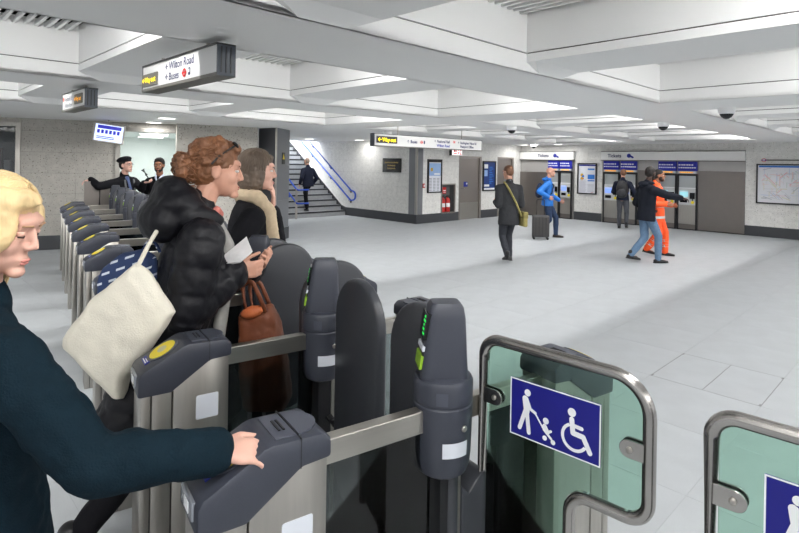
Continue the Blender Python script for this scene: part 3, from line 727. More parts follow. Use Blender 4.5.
# ================================================================== TICKET GATES
G0 = V((-.495, 1.29, 0)); GR = R(34.0)
GE = V((math.cos(GR), math.sin(GR), 0)); GD = V((-GE.y, GE.x, 0)); PITCH = .87
TX = .772
HOOD = [(0, .895), (0, .965), (.012, .985), (.155, 1.062), (.175, 1.067), (.312, 1.064), (.337, 1.045), (.337, .995), (.255, .99), (.115, .895)]
def hood_parts(parent, f, mir):
    """f maps cabinet x to gate x; the exit cabinet is the same turned round"""
    bm = NB(); prism(bm, [(f(x), z) for x, z in HOOD], -.088, .088, bev=.013, seg=2)
    hd = obj('hood', bm, M_plastic, parent, smooth=35)
    # lid with a raised rim, service slot and back cap
    bm = NB(); prism(bm, [(f(.19), 1.0655), (f(.19), 1.070), (f(.245), 1.069), (f(.245), 1.0645)], -.066, .066, bev=.002); obj('lid', bm, M_plastic2, hd)
    prism(bm := NB(), [(f(.252+.07*math.cos(a)), .066*math.sin(a)) for a in [(-PI/2)+PI*k/12 for k in range(13)]], 1.0625, 1.069, plane='xy'); obj('cap_plate', bm, M_plastic2, hd)
    prism(bm := NB(), [(f(.248), .9), (f(.248), 1.0672), (f(.2505), 1.0672), (f(.2505), .98)], -.0885, .0885) if False else None
    box(bm := NB(), *sorted((f(.249), f(.2515))), -.0886, .0886, .99, 1.0675); obj('seam', bm, M_black, hd)
    for k in range(2):
        box(bm := NB(), *sorted((f(.212+.012*k), f(.217+.012*k))), -.03, .03, 1.0695, 1.0725); obj('slot', bm, M_black, hd)
    # reader disc and stickers on the slope
    a = math.atan2(.077, .143); sx = 1 if not mir else -1
    def on_slope(s, y, h):  # s along the slope from its foot
        return V((f(.012+s*math.cos(a)-h*math.sin(a)), y, .985+s*math.sin(a)+h*math.cos(a)))
    def plate(name, pts, h, m):
        bm = NB(); top = [bm.verts.new(on_slope(p, q, h)) for p, q in pts]; bot = [bm.verts.new(on_slope(p, q, -.002)) for p, q in pts]
        bm.faces.new(top); bm.faces.new(bot[::-1]); n = len(pts)
        for i in range(n): bm.faces.new((top[i], bot[i], bot[(i+1) % n], top[(i+1) % n]))
        return obj(name, bm, m, hd)
    plate('reader_rim', circ(.098, 0, .060, 24, .062), .004, M_plastic2)
    plate('reader_disc', circ(.098, 0, .050, 24, .052), .006, M_yellow)
    plate('reader_mark', circ(.098, .003, .018, 14, .024), .0066, mat('reader_grey', (196, 192, 150), .5))
    plate('blue_sticker', rc(.022, .042, -.03, .045), .003, M_tblue)
    flat_pts = [rc(.026, .030, -.02, .035), rc(.034, .037, -.02, .02)]
    for q in flat_pts: plate('sticker_print', q, .0036, M_whitep)
    box(bm := NB(), *sorted((f(-.006), f(.006))), -.055, .055, .925, .97, bev=.004); obj('nose_window', bm, mat('nose_lens', (150, 154, 162), .2, .3), hd, smooth=35)
    box(bm := NB(), *sorted((f(-.008), f(-.004))), -.03, .01, .935, .96); obj('ticket_slot', bm, M_whitep, hd)
    return hd
def cabinet(parent, f, mir):
    b_ = bpy.data.objects.new('entry_cabinet' if not mir else 'exit_cabinet', None); link(b_, parent)
    for (x0, x1) in ((.012, .046), (.049, .118)):
        box(bm := NB(), *sorted((f(x0), f(x1))), -.08, .08, .0, .905, bev=.004); obj('steel_panel', bm, M_steel, b_, smooth=35)
    prism(bm := NB(), [(f(.121), 0), (f(.121), .905), (f(.252), .995), (f(.328), 1.0), (f(.328), 0)], -.08, .08, bev=.006); obj('steel_panel', bm, M_steel, b_, smooth=35)
    box(bm := NB(), *sorted((f(.02), f(.32))), -.07, .07, 0, .9); obj('core', bm, M_black, b_)
    for s in (-1, 1):
        prism(bm := NB(), [(f(x), z) for x, z in rrect(.205, .288, .77, .862, .006, 3)], *sorted((s*.079, s*.0815))); obj('pale_sticker', bm, M_sticker, b_)
    return b_
def make_gate():
    g = thing('ticket_gate', '', 'ticket gate', (0, 0, 0), GR, 'ticket gates in a row')
    Lx = 2*TX
    for mir in (False, True):
        f = (lambda x: x) if not mir else (lambda x: Lx-x)
        cabinet(g, f, mir); hood_parts(g, f, mir)
    obj('rail', B(.33, Lx-.33, -.02, .02, .935, 1.004, bev=.003), M_steelh, g)
    obj('glass_panel', B(.335, TX-.05, -.006, .006, .10, .935), M_dglass, g); obj('glass_panel', B(TX+.16, Lx-.335, -.006, .006, .10, .935), M_dglass, g)
    obj('bottom_rail', B(.33, Lx-.33, -.022, .022, .0, .09), M_steelh, g)
    # post under the tower
    obj('post', B(TX-.035, TX+.025, -.04, .04, 0, .80), M_black, g); obj('post_trim', B(TX+.028, TX+.046, -.04, .04, 0, .80), M_steel, g)
    prism(bm := NB(), [(TX+.05, 0), (TX+.05, .74), (TX+.08, .71), (TX+.13, .76), (TX+.155, .76), (TX+.155, 0)], -.045, .045, bev=.006); obj('paddle_motor_housing', bm, M_rubber, g, smooth=35)
    tw = obj('tower', lathe(NB(), [(.03, .785), (.06, .79), (.078, .803), (.087, .825), (.091, .86), (.095, 1.012), (.0925, 1.016), (.0925, 1.020), (.095, 1.024), (.0955, 1.082), (.09, 1.094), (.07, 1.10)], 32, c=(TX, 0)), M_plastic, g, smooth=30)
    # head of the tower: tapered rounded block with a sloped display face towards the entry side
    bm = NB(); rows = []
    for (z, x0, x1, hw, r) in ((1.07, -.078, .078, .072, .03), (1.105, -.085, .076, .070, .03), (1.16, -.078, .072, .066, .028), (1.28, -.060, .066, .058, .025), (1.312, -.054, .060, .053, .022), (1.326, -.044, .050, .044, .018)):
        rows.append([bm.verts.new((TX+p, q, z)) for p, q in rrect(x0, x1, -hw, hw, r, 5)])
    n = len(rows[0])
    for k in range(len(rows)-1):
        for i in range(n): bm.faces.new((rows[k][i], rows[k][(i+1) % n], rows[k+1][(i+1) % n], rows[k+1][i]))
    bm.faces.new(rows[0][::-1]); bm.faces.new(rows[-1])
    RH = Matrix.Rotation(R(-27), 3, 'Z')
    bmesh.ops.transform(bm, matrix=Matrix.Translation((TX, 0, 0)) @ Matrix.Diagonal((.95, .86, 1, 1)) @ Matrix.Translation((-TX, 0, 0)), verts=bm.verts)
    bmesh.ops.rotate(bm, verts=bm.verts, cent=(TX, 0, 0), matrix=RH)
    obj('tower_head', bm, M_plastic, tw, smooth=40)
    def facep(name, y0, y1, z0, z1, h, m):
        bm = NB()
        def fx(z): return TX-.085+(z-1.105)*(.025/.175)-h if z >= 1.105 else TX-.085-h
        q = [bm.verts.new(p) for p in ((fx(z0), y0, z0), (fx(z0), y1, z0), (fx(z1), y1, z1), (fx(z1), y0, z1), (fx(z0)+.012+h, y0, z0), (fx(z0)+.012+h, y1, z0), (fx(z1)+.012+h, y1, z1), (fx(z1)+.012+h, y0, z1))]
        for fc in ((0, 1, 2, 3), (4, 7, 6, 5), (0, 4, 5, 1), (1, 5, 6, 2), (2, 6, 7, 3), (3, 7, 4, 0)): bm.faces.new([q[i] for i in fc])
        bmesh.ops.rotate(bm, verts=bm.verts, cent=(TX, 0, 0), matrix=RH)
        return obj(name, bm, m, tw)
    facep('display_window', -.042, .04, 1.215, 1.295, .003, M_blackg); facep('lime_window', -.042, .04, 1.125, 1.165, .003, M_lime)
    facep('display_divider', -.042, .04, 1.18, 1.195, .002, M_sticker)
    d_ = []
    for k in range(5):
        facep('green_light', -.030+.006*(k % 3), -.012+.008*(k % 2), 1.228+.013*k, 1.234+.013*k, .0045, M_led_g)
    # printed label, lens and blue mark on the barrel (facing the aisle on the near side)
    for z0, z1, r, a0, a1, m, nm in ((.872, .918, .0945, -R(102)-.45, -R(102)+.45, M_sticker, 'white_label'), (1.03, 1.07, .0962, -PI*.78, -PI*.66, M_plastic2, 'barrel_panel'), (1.03, 1.075, .0962, -.35, -.12, M_tblue, 'blue_mark')):
        obj(nm, lathe(NB(), [(r, z0), (r+.002, z1)], 10, c=(TX, 0), a0=a0, a1=a1), m, tw)
    lathe(bm := NB(), [(.010, 0), (.010, .004), (.006, .006)], 14); bmesh.ops.rotate(bm, verts=bm.verts, matrix=Matrix.Rotation(PI/2, 3, 'X')); bmesh.ops.translate(bm, verts=bm.verts, vec=(TX+.01, -.093, .955)); obj('lock', bm, M_steel, tw)
    return g
def paddle_mesh():
    bm = NB(); W_, z0, z1 = .36, .33, 1.29; r = W_/2
    poly = [(r+r*math.cos(t), z1-r+r*math.sin(t)) for t in [PI*k/14 for k in range(15)]] + [(r-r*math.cos(t), z0+r-r*math.sin(t)) for t in [PI*k/14 for k in range(15)]]
    prism(bm, poly, -.022, .022, bev=.016, seg=3)
    bmesh.ops.recalc_face_normals(bm, faces=bm.faces[:])
    me = bpy.data.meshes.new('paddle'); bm.to_mesh(me); bm.free(); me.materials.append(M_rubber)
    me.polygons.foreach_set('use_smooth', [True]*len(me.polygons)); me.set_sharp_from_angle(angle=R(50))
    return me
PAD = paddle_mesh()
def paddle(g, side, closed):
    o = bpy.data.objects.new('paddle', PAD); link(o, g)
    if closed: o.location = (TX+.015, -.05 if side > 0 else -.125, 0); o.rotation_euler = (0, 0, side*PI/2)
    else: o.location = (TX-.06, side*.122, 0)
    tube(bm := NB(), [(TX+.02, side*.03, .62), (TX+.05 if not closed else TX+.015, side*.11, .62)], .018, 8); obj('paddle_hinge', bm, M_black, g)
gate0 = make_gate()
GL = ['nearest ticket gate with a hand reaching onto its yellow reader',
      'second ticket gate from the camera, showing a clear yellow reader disc', 'third ticket gate from the camera, hidden behind woman in black puffer',
      'fourth ticket gate from the camera, behind the puffer coat', 'fifth ticket gate from the camera, beside patterned navy bag', 'sixth ticket gate from the camera',
      'seventh ticket gate from the camera', 'eighth ticket gate from the camera', 'ninth ticket gate from the camera', 'tenth ticket gate from the camera, second from the far end', 'farthest ticket gate, at the far end beside the steel screen']
gates = [gate0]+[copy_tree(gate0) for _ in range(10)]
for i, g in enumerate(gates):
    g.location = G0+GD*PITCH*i; g['label'] = GL[i]
    if i > 0: paddle(g, -1, i == 1)
    paddle(g, 1, i == 0)
# steel screen beyond the last gate
t = thing('steel_screen', 'plain grey steel screen panel at far end of the gates', 'screen panel', G0+GD*9.15, GR)
obj('sheet', B(.35, .80, -.015, .015, .08, 1.375), M_bronze, t); obj('foot', B(.35, .42, -.06, .06, 0, .08), M_steel, t); obj('foot', B(.73, .80, -.06, .06, 0, .08), M_steel, t)
tube(bm := NB(), [(.58, -.03, .9), (.58, -.03, 1.37)], .018, 8); obj('dark_rod', bm, M_black, t)

# ---- glass leaves of the wide gate
LR = math.atan2(-.675, .737)
def leaf_mesh_parts(t):
    path = [(0, 0, .06), (0, 0, 1.196), (.52, 0, 1.196), (.52, 0, .815), (.30, 0, .815), (.30, 0, .06)]
    pts = fillet(path, [0, .055, .10, .06, .06, 0], 8)
    tube(bm := NB(), pts, .0175, 14); obj('tube_frame', bm, M_tube, t, smooth=180)
    gp = fillet([(.0165, 0, .10), (.0165, 0, 1.180), (.504, 0, 1.180), (.504, 0, .832), (.284, 0, .832), (.284, 0, .10)], [0, .042, .086, .045, .07, 0], 8)
    prism(bm := NB(), [(p.x, p.z) for p in gp], -.005, .005); obj('glass_panel', bm, M_gglass, t)
    for x0, x1, z, c in ((0, .075, 1.015, .075), (.52, .445, 1.005, .445)):
        s = 1 if x1 > x0 else -1
        for y in (-1, 1):
            pl_ = [(x0, z-.024), (x0, z+.024)] + [(x1-s*.024+s*.024*math.cos(a), z+.024*math.sin(a)) for a in [PI/2-PI*k/10 for k in range(11)]]
            prism(bm := NB(), pl_, *sorted((y*.006, y*.0135)), bev=.001, seg=1); cl = obj('glass_clamp', bm, M_tube, t)
            lathe(bm := NB(), [(.008, 0), (.008, .003), (.004, .005)], 12); bmesh.ops.rotate(bm, verts=bm.verts, matrix=Matrix.Rotation(PI/2*(1 if y < 0 else -1), 3, 'X')); bmesh.ops.translate(bm, verts=bm.verts, vec=(x1-s*.028, y*.0135, z)); obj('clamp_bolt', bm, M_steel, cl)
    sg = obj('access_sign', B(.105, .393, -.0085, -.0055, .922, 1.098), M_blue, t)
    bm = NB()
    for q in ((.105, .393, .922, .9255), (.105, .393, 1.0945, 1.098), (.105, .1085, .9255, 1.0945), (.3895, .393, .9255, 1.0945)): box(bm, q[0], q[1], -.0092, -.0085, q[2], q[3])
    obj('sign_border', bm, M_whitep, sg)
    X, Z = .105, .922
    def S(*p): return [(X+a, Z+b) for a, b in p]
    def st_(p, q, r): return stroke((X+p[0], Z+p[1]), (X+q[0], Z+q[1]), r)
    polys = [circ(X+.060, Z+.142, .0105), st_((.052, .122), (.058, .085), .0095), st_((.055, .122), (.062, .096), .008), st_((.053, .085), (.034, .028), .0065), st_((.058, .085), (.066, .022), .0065),
             st_((.060, .118), (.070, .095), .0048), st_((.070, .095), (.087, .088), .0045), st_((.086, .088), (.116, .048), .0024), st_((.116, .048), (.140, .028), .0035),
             circ(X+.122, Z+.076, .0095), st_((.118, .060), (.128, .044), .0065), st_((.128, .044), (.138, .050), .004), circ(X+.119, Z+.024, .0072), circ(X+.146, Z+.020, .0072),
             circ(X+.203, Z+.128, .0125), st_((.203, .108), (.207, .070), .0075), st_((.205, .092), (.233, .090), .0055), st_((.207, .070), (.238, .068), .0075), st_((.238, .068), (.258, .030), .0072)]
    flat(polys[:14], M_whitep, sg, 'pushchair_symbol', y=-.0096, th=.0008); flat(polys[14:], M_whitep, sg, 'wheelchair_user_symbol', y=-.0096, th=.0008)
    cxx, czz = X+.212, Z+.058; polys = []
    for k in range(20):
        a, b = R(115)+R(215)*k/20, R(115)+R(215)*(k+1)/20
        polys.append([(cxx+.032*math.cos(a), czz+.032*math.sin(a)), (cxx+.041*math.cos(a), czz+.041*math.sin(a)), (cxx+.041*math.cos(b), czz+.041*math.sin(b)), (cxx+.032*math.cos(b), czz+.032*math.sin(b))])
    flat(polys, M_whitep, sg, 'wheel_symbol', y=-.0100, th=.0008)
lf = thing('glass_gate_leaf', 'green glass gate leaf in steel tube with full blue pushchair and wheelchair sign', 'glass gate', (.285, 1.777, 0), LR, 'wide gate glass leaves')
leaf_mesh_parts(lf)
obj('pivot_post', lathe(NB(), [(.03, 0), (.03, .07), (.02, .075), (.02, .09)], 18), M_tube, lf)
l2 = copy_tree(lf); l2.location = (.733, 1.256, 0)
l2['label'] = 'nearest green glass gate leaf at bottom right, its blue sign cut by the frame'
# ================================================================== PEOPLE
def ellipsoid(bm, c, r, Rm=None, seg=14, rings=9):
    vs = bmesh.ops.create_uvsphere(bm, u_segments=seg, v_segments=rings, radius=1)['verts']
    M = Matrix.Translation(V(c)) @ (Rm.to_4x4() if Rm else Matrix.Identity(4)) @ Matrix.Diagonal((r[0], r[1], r[2], 1))
    bmesh.ops.transform(bm, matrix=M, verts=vs)
def capsule(bm, p, rp, q, rq, seg=12):
    p, q = V(p), V(q); ax = q-p; L = ax.length
    if L < 1e-5: ellipsoid(bm, p, (rp,)*3); return
    t = ax/L; x, y = frame_for(t); rows = []
    st = [(-rp*math.sin(a), rp*math.cos(a)) for a in (1.35, .9, .45)] + [(0, rp), (L, rq)] + [(L+rq*math.sin(a), rq*math.cos(a)) for a in (.45, .9, 1.35)]
    for d, r in st: rows.append([bm.verts.new(p+t*d+(x*math.cos(2*PI*k/seg)+y*math.sin(2*PI*k/seg))*r) for k in range(seg)])
    for i in range(len(rows)-1):
        for k in range(seg): bm.faces.new((rows[i][k], rows[i][(k+1) % seg], rows[i+1][(k+1) % seg], rows[i+1][k]))
    bm.faces.new(rows[0][::-1]); bm.faces.new(rows[-1])
def chain(bm, pr):
    for (p, r), (q, s) in zip(pr, pr[1:]): capsule(bm, p, r, q, s)
def loft(bm, rings, seg=24, pw=2.0):
    """rings: (centre, half depth vector, half width vector); superellipse sections"""
    rows = []
    for c, X, Y in rings:
        row = []
        for k in range(seg):
            a = 2*PI*k/seg; ca, sa = math.cos(a), math.sin(a)
            row.append(bm.verts.new(V(c)+V(X)*math.copysign(abs(ca)**(2/pw), ca)+V(Y)*math.copysign(abs(sa)**(2/pw), sa)))
        rows.append(row)
    for i in range(len(rows)-1):
        for k in range(seg): bm.faces.new((rows[i][k], rows[i][(k+1) % seg], rows[i+1][(k+1) % seg], rows[i+1][k]))
    bm.faces.new(rows[0][::-1]); bm.faces.new(rows[-1])
TEX = {}
def quilt(o, axes, pitch=.085, amp=.012):
    me = o.data; n = len(me.vertices); co = [v.co.copy() for v in me.vertices]; nr = [v.normal.copy() for v in me.vertices]
    for i in range(n):
        p = co[i]; best = None
        for a, b, r in axes:
            ab = b-a; f = max(0., min(1., (p-a).dot(ab)/ab.length_squared)); d = (p-(a+ab*f)).length/r
            if best is None or d < best[0]: best = (d, (p-a).dot(ab.normalized()))
        w_ = abs(math.sin(PI*best[1]/pitch))
        me.vertices[i].co = p+nr[i]*amp*(w_**.6-.75)
    me.update()
def clouds(scale):
    if scale not in TEX:
        t = bpy.data.textures.new('folds', 'CLOUDS'); t.noise_scale = scale; t.noise_depth = 2; TEX[scale] = t
    return TEX[scale]
def skinned(name, bm, m, parent, voxel=.012, it=4, disp=None):
    bmesh.ops.recalc_face_normals(bm, faces=bm.faces[:])
    me = bpy.data.meshes.new('tmp'); bm.to_mesh(me); bm.free()
    o = bpy.data.objects.new('tmp', me); COL.objects.link(o)
    r = o.modifiers.new('r', 'REMESH'); r.mode = 'VOXEL'; r.voxel_size = voxel; r.adaptivity = 0; r.use_smooth_shade = True
    s = o.modifiers.new('s', 'SMOOTH'); s.factor = .5; s.iterations = it
    if disp:
        for sc, st in disp:
            d = o.modifiers.new('d', 'DISPLACE'); d.texture = clouds(sc); d.strength = st; d.mid_level = .5; d.texture_coords = 'LOCAL'
    dg = bpy.context.evaluated_depsgraph_get()
    m2 = bpy.data.meshes.new_from_object(o.evaluated_get(dg)); bpy.data.objects.remove(o); bpy.data.meshes.remove(me)
    m2.name = name; m2.materials.clear(); m2.materials.append(m)
    m2.polygons.foreach_set('use_smooth', [True]*len(m2.polygons))
    o = bpy.data.objects.new(name, m2); link(o, parent); return o
def ik(A, Tg, l1, l2, pole):
    A, Tg = V(A), V(Tg); d = Tg-A; L = min(d.length, (l1+l2)*.995); d.normalize(); Tg = A+d*L
    x = (l1*l1-l2*l2+L*L)/(2*L); h2 = max(l1*l1-x*x, 1e-6); p = V(pole); p = (p-d*p.dot(d)).normalized()
    return A+d*x+p*math.sqrt(h2), Tg
def hand(bm, wrist, d, n, s=1.0, curl=(.5, .5, .5, .5), thumb=.5, side=1, spread=.0):
    """d: pointing direction, n: palm normal (direction the palm faces); side=+1 thumb on d x n side"""
    d = V(d).normalized(); n = V(n); n = (n-d*n.dot(d)).normalized(); w = d.cross(n)*side
    wrist = V(wrist)
    loft(bm, [(wrist-d*.01*s, n*.017*s, w*.024*s), (wrist+d*.02*s, n*.017*s, w*.03*s), (wrist+d*.06*s, n*.015*s, w*.040*s), (wrist+d*.088*s, n*.012*s, w*.040*s)], 14, 2.4)
    for k, (off, L) in enumerate(((.030, .075), (.010, .084), (-.011, .078), (-.031, .060))):
        p = wrist+d*.086*s+w*off*s; ang = curl[k]*.6; r = (.0092, .0094, .009, .0078)[k]*s
        q = p; seg = (.46, .30, .24)
        for j, f in enumerate(seg):
            dirv = (d*math.cos(ang)+n*math.sin(ang)+w*spread*(1.5-k)*.3).normalized()
            q2 = q+dirv*L*f*s; capsule(bm, q, r*(1-.08*j), q2, r*(1-.08*(j+1)), 8); q = q2; ang += curl[k]*(1.0 if j == 0 else .8)
    p = wrist+d*.025*s+w*.028*s
    d1 = (d*.75+w*.65+n*.35*thumb).normalized(); p1 = p+d1*.042*s
    d2 = (d*.95+w*.15+n*.5*thumb).normalized(); p2 = p1+d2*.034*s; p3 = p2+(d2+n*.25*thumb).normalized()*.026*s
    capsule(bm, p, .014*s, p1, .0115*s, 8); capsule(bm, p1, .0112*s, p2, .0098*s, 8); capsule(bm, p2, .0098*s, p3, .0082*s, 8)
def head_parts(bm, C, Rh, s, female=False):
    def P(x, y, z): return C+Rh @ V((x, y, z))*s
    def E_(c, r): ellipsoid(bm, P(*c), [k*s for k in r], Rh, 18, 12)
    E_((-.008, 0, .032), (.098, .076, .090)); E_((.018, 0, -.01), (.072, .066, .085))
    E_((.038, 0, -.055), (.052, .050 if female else .056, .055)); E_((.078, 0, -.098), (.023, .024, .018))
    E_((.078, 0, .038), (.022, .054, .020)); E_((.052, .030, -.026), (.034, .028, .034)); E_((.052, -.030, -.026), (.034, .028, .034))
    nx = -.006 if female else 0
    capsule(bm, P(.094, 0, .016), .0070*s, P(.115+nx, 0, -.025), .0095*s, 10); E_((.103+nx, .009, -.030), (.012, .009, .008)); E_((.103+nx, -.009, -.030), (.012, .009, .008))
    for y in (-1, 1): E_((.079, y*.032, .0185), (.013, .018, .007)); E_((.078, y*.032, -.004), (.012, .017, .006))
    E_((.088, 0, -.062), (.012, .024, .008)); E_((.086, 0, -.074), (.011, .021, .007))
    for y in (-1, 1):
        E_((-.008, y*.077, -.004), (.020, .009, .031)); E_((-.002, y*.082, .012), (.014, .008, .014))
def face_bits(t, C, Rh, s, hair_m, lips=(176, 104, 96), lid=None):
    def P(x, y, z): return C+Rh @ V((x, y, z))*s
    for y in (-1, 1):
        if lid:
            bm = NB(); ellipsoid(bm, P(.0795, y*.032, .0085), (.0125*s, .0155*s, .0085*s), Rh, 12, 8); e = obj('eyelid', bm, lid, t, smooth=180)
            bm = NB(); tube(bm, [P(.0855, y*.021, .0015), P(.0905, y*.032, -.0005), P(.083, y*.046, .001)], .0018*s, 6); obj('eyelash', bm, mat('lash', (70, 50, 40), .8), e)
            bm = NB(); capsule(bm, P(.096, y*.016, .029), .0036*s, P(.09, y*.050, .031), .0026*s, 6); obj('eyebrow', bm, hair_m, t, smooth=180)
            continue
        bm = NB(); ellipsoid(bm, P(.0795, y*.032, .0075), (.0115*s, .014*s, .0065*s), Rh, 12, 8); e = obj('eye', bm, mat('eye_white', (226, 222, 218), .3), t, smooth=180)
        bm = NB(); ellipsoid(bm, P(.0895, y*.032, .0075), (.0025*s, .0055*s, .0052*s), Rh, 10, 6); obj('iris', bm, mat('iris_dark', (50, 40, 34), .2), e, smooth=180)
        bm = NB(); capsule(bm, P(.096, y*.016, .029), .0042*s, P(.09, y*.050, .031), .003*s, 6); obj('eyebrow', bm, hair_m, t, smooth=180)
    bm = NB(); ellipsoid(bm, P(.096, 0, -.064), (.006*s, .021*s, .0045*s), Rh, 12, 6); ellipsoid(bm, P(.094, 0, -.072), (.006*s, .018*s, .005*s), Rh, 12, 6)
    obj('lips', bm, mat('lips%d' % lips[0], lips, .45), t, smooth=180)
SKIN = {'fair': mat('skin_fair', (214, 168, 150), .5, noise=(18, .06)), 'light': mat('skin_light', (200, 150, 128), .5, noise=(18, .06)),
        'brown': mat('skin_brown', (150, 100, 74), .5, noise=(18, .06)), 'dark': mat('skin_dark', (70, 46, 36), .45, noise=(18, .06))}
def person(label, loc, rz, H=1.75, skin='light', pelvis=(0, 0), hipz=None, lean=0., side_lean=0, twist=0., head=(0, 0), hscale=1., rfoot=(0, -.09, 0), lfoot=(0, .09, 0), ftoe=(0, 0),
           rhand=None, lhand=None, rdir=None, ldir=None, rn=None, ln=None, rcurl=(.6,)*4, lcurl=(.6,)*4, rpole=(-.6, -.5, -.6), lpole=(-.6, .5, -.6),
           top=None, trousers=None, shoes=None, voxel=.009, group=None, female=False, world_hands=False, bulk=1., knee=(1, 0, 0), heel=(0, 0), rfwd=0.):
    """local frame: +x ahead, +y to the person's left, z up"""
    t = thing('person', label, 'person', loc, rz, group)
    Rw = Matrix.Rotation(-rz, 3, 'Z')
    def W2L(p): return Rw @ (V(p)-V(loc))
    k = H/1.75
    hz = hipz if hipz is not None else .925*k
    pel = V((pelvis[0], pelvis[1], hz))
    Rs = Matrix.Rotation(lean, 3, 'Y') @ Matrix.Rotation(-side_lean, 3, 'X')
    Rc = Rs @ Matrix.Rotation(twist, 3, 'Z')
    def SP(z, x=0, y=0, R_=None): return pel+(R_ or Rs) @ V((x, y, z))*k
    shw = (.168 if female else .188)
    sh = {-1: SP(.425, -.01+rfwd, -shw, Rc), 1: SP(.425, -.01, shw, Rc)}
    neck = SP(.52, -.012); hb = SP(.585, .01)
    Rh = Rs @ Matrix.Rotation(head[0], 3, 'Z') @ Matrix.Rotation(head[1]-lean*.5, 3, 'Y')
    C = SP(.715, .02)+Rh @ V((.012, 0, .0))
    ks = k*hscale
    J = dict(t=t, k=k, pel=pel, sh=sh, neck=neck, C=C, Rh=Rh, Rs=Rs, Rc=Rc, SP=SP, W2L=W2L, ks=ks)
    ua, fa = .30*k, .262*k
    for s, hd in ((-1, rhand), (1, lhand)):
        if hd is None: hd = SP(-.06, .06, s*.25)
        else: hd = W2L(hd) if world_hands else V(hd)
        el, wr = ik(sh[s], hd, ua, fa, (rpole if s < 0 else lpole)); J['el%d' % s] = el; J['wr%d' % s] = wr
    tl, sl_ = .43*k, .41*k
    for s, ft, hl in ((-1, rfoot, heel[0]), (1, lfoot, heel[1])):
        ank = V(ft)+V((-.0, 0, .075*k+hl)); hip = pel+V((0, s*.085*k, -.03*k))
        kn, an = ik(hip, ank, tl, sl_, knee); J['hip%d' % s] = hip; J['kn%d' % s] = kn; J['an%d' % s] = an
    # --- body: one continuous surface
    bm = NB()
    head_parts(bm, C, Rh, ks, female)
    capsule(bm, C+Rh @ V((-.022, 0, -.05))*ks, .052*ks, neck, .06*k*(.88 if female else 1.)); capsule(bm, neck, .055*k, SP(.44), .09*k)
    loft(bm, [(SP(z, x), Rs @ V((d_*k, 0, 0)), (Rc if z > .3 else Rs) @ V((0, w_*k, 0))) for z, x, d_, w_ in ((-.1, 0, .08, .12), (0, 0, .09, .135), (.12, 0, .08, .115), (.3, 0, .09, .125), (.42, -.005, .08, .14), (.49, -.01, .05, .09))])
    for s, dr, nn, cu in ((-1, rdir, rn, rcurl), (1, ldir, ln, lcurl)):
        el, wr = J['el%d' % s], J['wr%d' % s]
        chain(bm, [(sh[s], .042*k), (el, .036*k), (wr, .025*k)])
        d_ = (Rw @ V(dr) if world_hands and dr is not None else V(dr) if dr is not None else (wr-el)); n_ = (Rw @ V(nn) if world_hands and nn is not None else V(nn) if nn is not None else V((0, -s, 0)))
        dn = d_.normalized(); J['hd%d' % s] = dn
        hand(bm, wr+dn*.008, d_, n_, 1.0*k, cu, side=-s)
        hip, kn, an = J['hip%d' % s], J['kn%d' % s], J['an%d' % s]
        chain(bm, [(hip, .065*k), (kn, .048*k), (an, .034*k)])
        tx = ftoe[0] if s < 0 else ftoe[1]
        capsule(bm, an-V((0, 0, .03*k)), .03*k, an+V((.11*k*math.cos(tx), .11*k*math.sin(tx), -.045*k)), .022*k)
    J['body'] = skinned('body', bm, SKIN[skin], t, min(voxel*.75, .0075), 2)
    # --- shoes
    if shoes:
        for s in (-1, 1):
            an = J['an%d' % s]; hl = heel[0] if s < 0 else heel[1]; tx = ftoe[0] if s < 0 else ftoe[1]
            f = V((math.cos(tx), math.sin(tx), -hl*3.2)).normalized(); up = V((0, 1, 0)).cross(f).normalized()*-1; up = up if up.z > 0 else -up; w_ = up.cross(f)
            b0 = an-V((0, 0, .04*k))
            bm = NB(); loft(bm, [(b0-f*.075*k, up*.03*k, w_*.025*k), (b0-f*.05*k+up*.002, up*.036*k, w_*.038*k), (b0+f*.03*k, up*.036*k, w_*.042*k), (b0+f*.12*k-up*.006*k, up*.027*k, w_*.046*k), (b0+f*.185*k-up*.010*k, up*.016*k, w_*.03*k)], 16, 2.6)
            capsule(bm, an+V((0, 0, .05*k)), .046*k, b0, .04*k); so = skinned('shoe', bm, shoes, t, .008, 3)
            bm = NB(); loft(bm, [(b0-f*.08*k-up*.03*k, up*.008*k, w_*.03*k), (b0+f*.03*k-up*.03*k, up*.008*k, w_*.044*k), (b0+f*.12*k-up*.028*k, up*.008*k, w_*.048*k), (b0+f*.185*k-up*.024*k, up*.007*k, w_*.03*k)], 14, 2.6); obj('sole', bm, M_black, so, smooth=60)
    # --- trousers
    if trousers:
        bm = NB(); m_, wd = trousers
        loft(bm, [(SP(.08), Rs @ V((.115*k*bulk, 0, 0)), Rs @ V((0, .155*k*bulk, 0))), (SP(0), Rs @ V((.125*k*bulk, 0, 0)), Rs @ V((0, .170*k*bulk, 0))), (SP(-.09), V((.11*k, 0, 0)), V((0, .165*k, 0)))])
        for s in (-1, 1):
            hip, kn, an = J['hip%d' % s], J['kn%d' % s], J['an%d' % s]
            lo = an+(kn-an).normalized()*.01
            chain(bm, [(hip, .092*k*bulk), (hip.lerp(kn, .5), .082*k*bulk), (kn, .066*k*wd), (kn.lerp(an, .5), .062*k*wd), (lo, .054*k*wd)])
        J['trousers'] = skinned('trousers', bm, m_, t, voxel*1.3, 4, [(.09, .012)])
    if top: top(J)
    return J
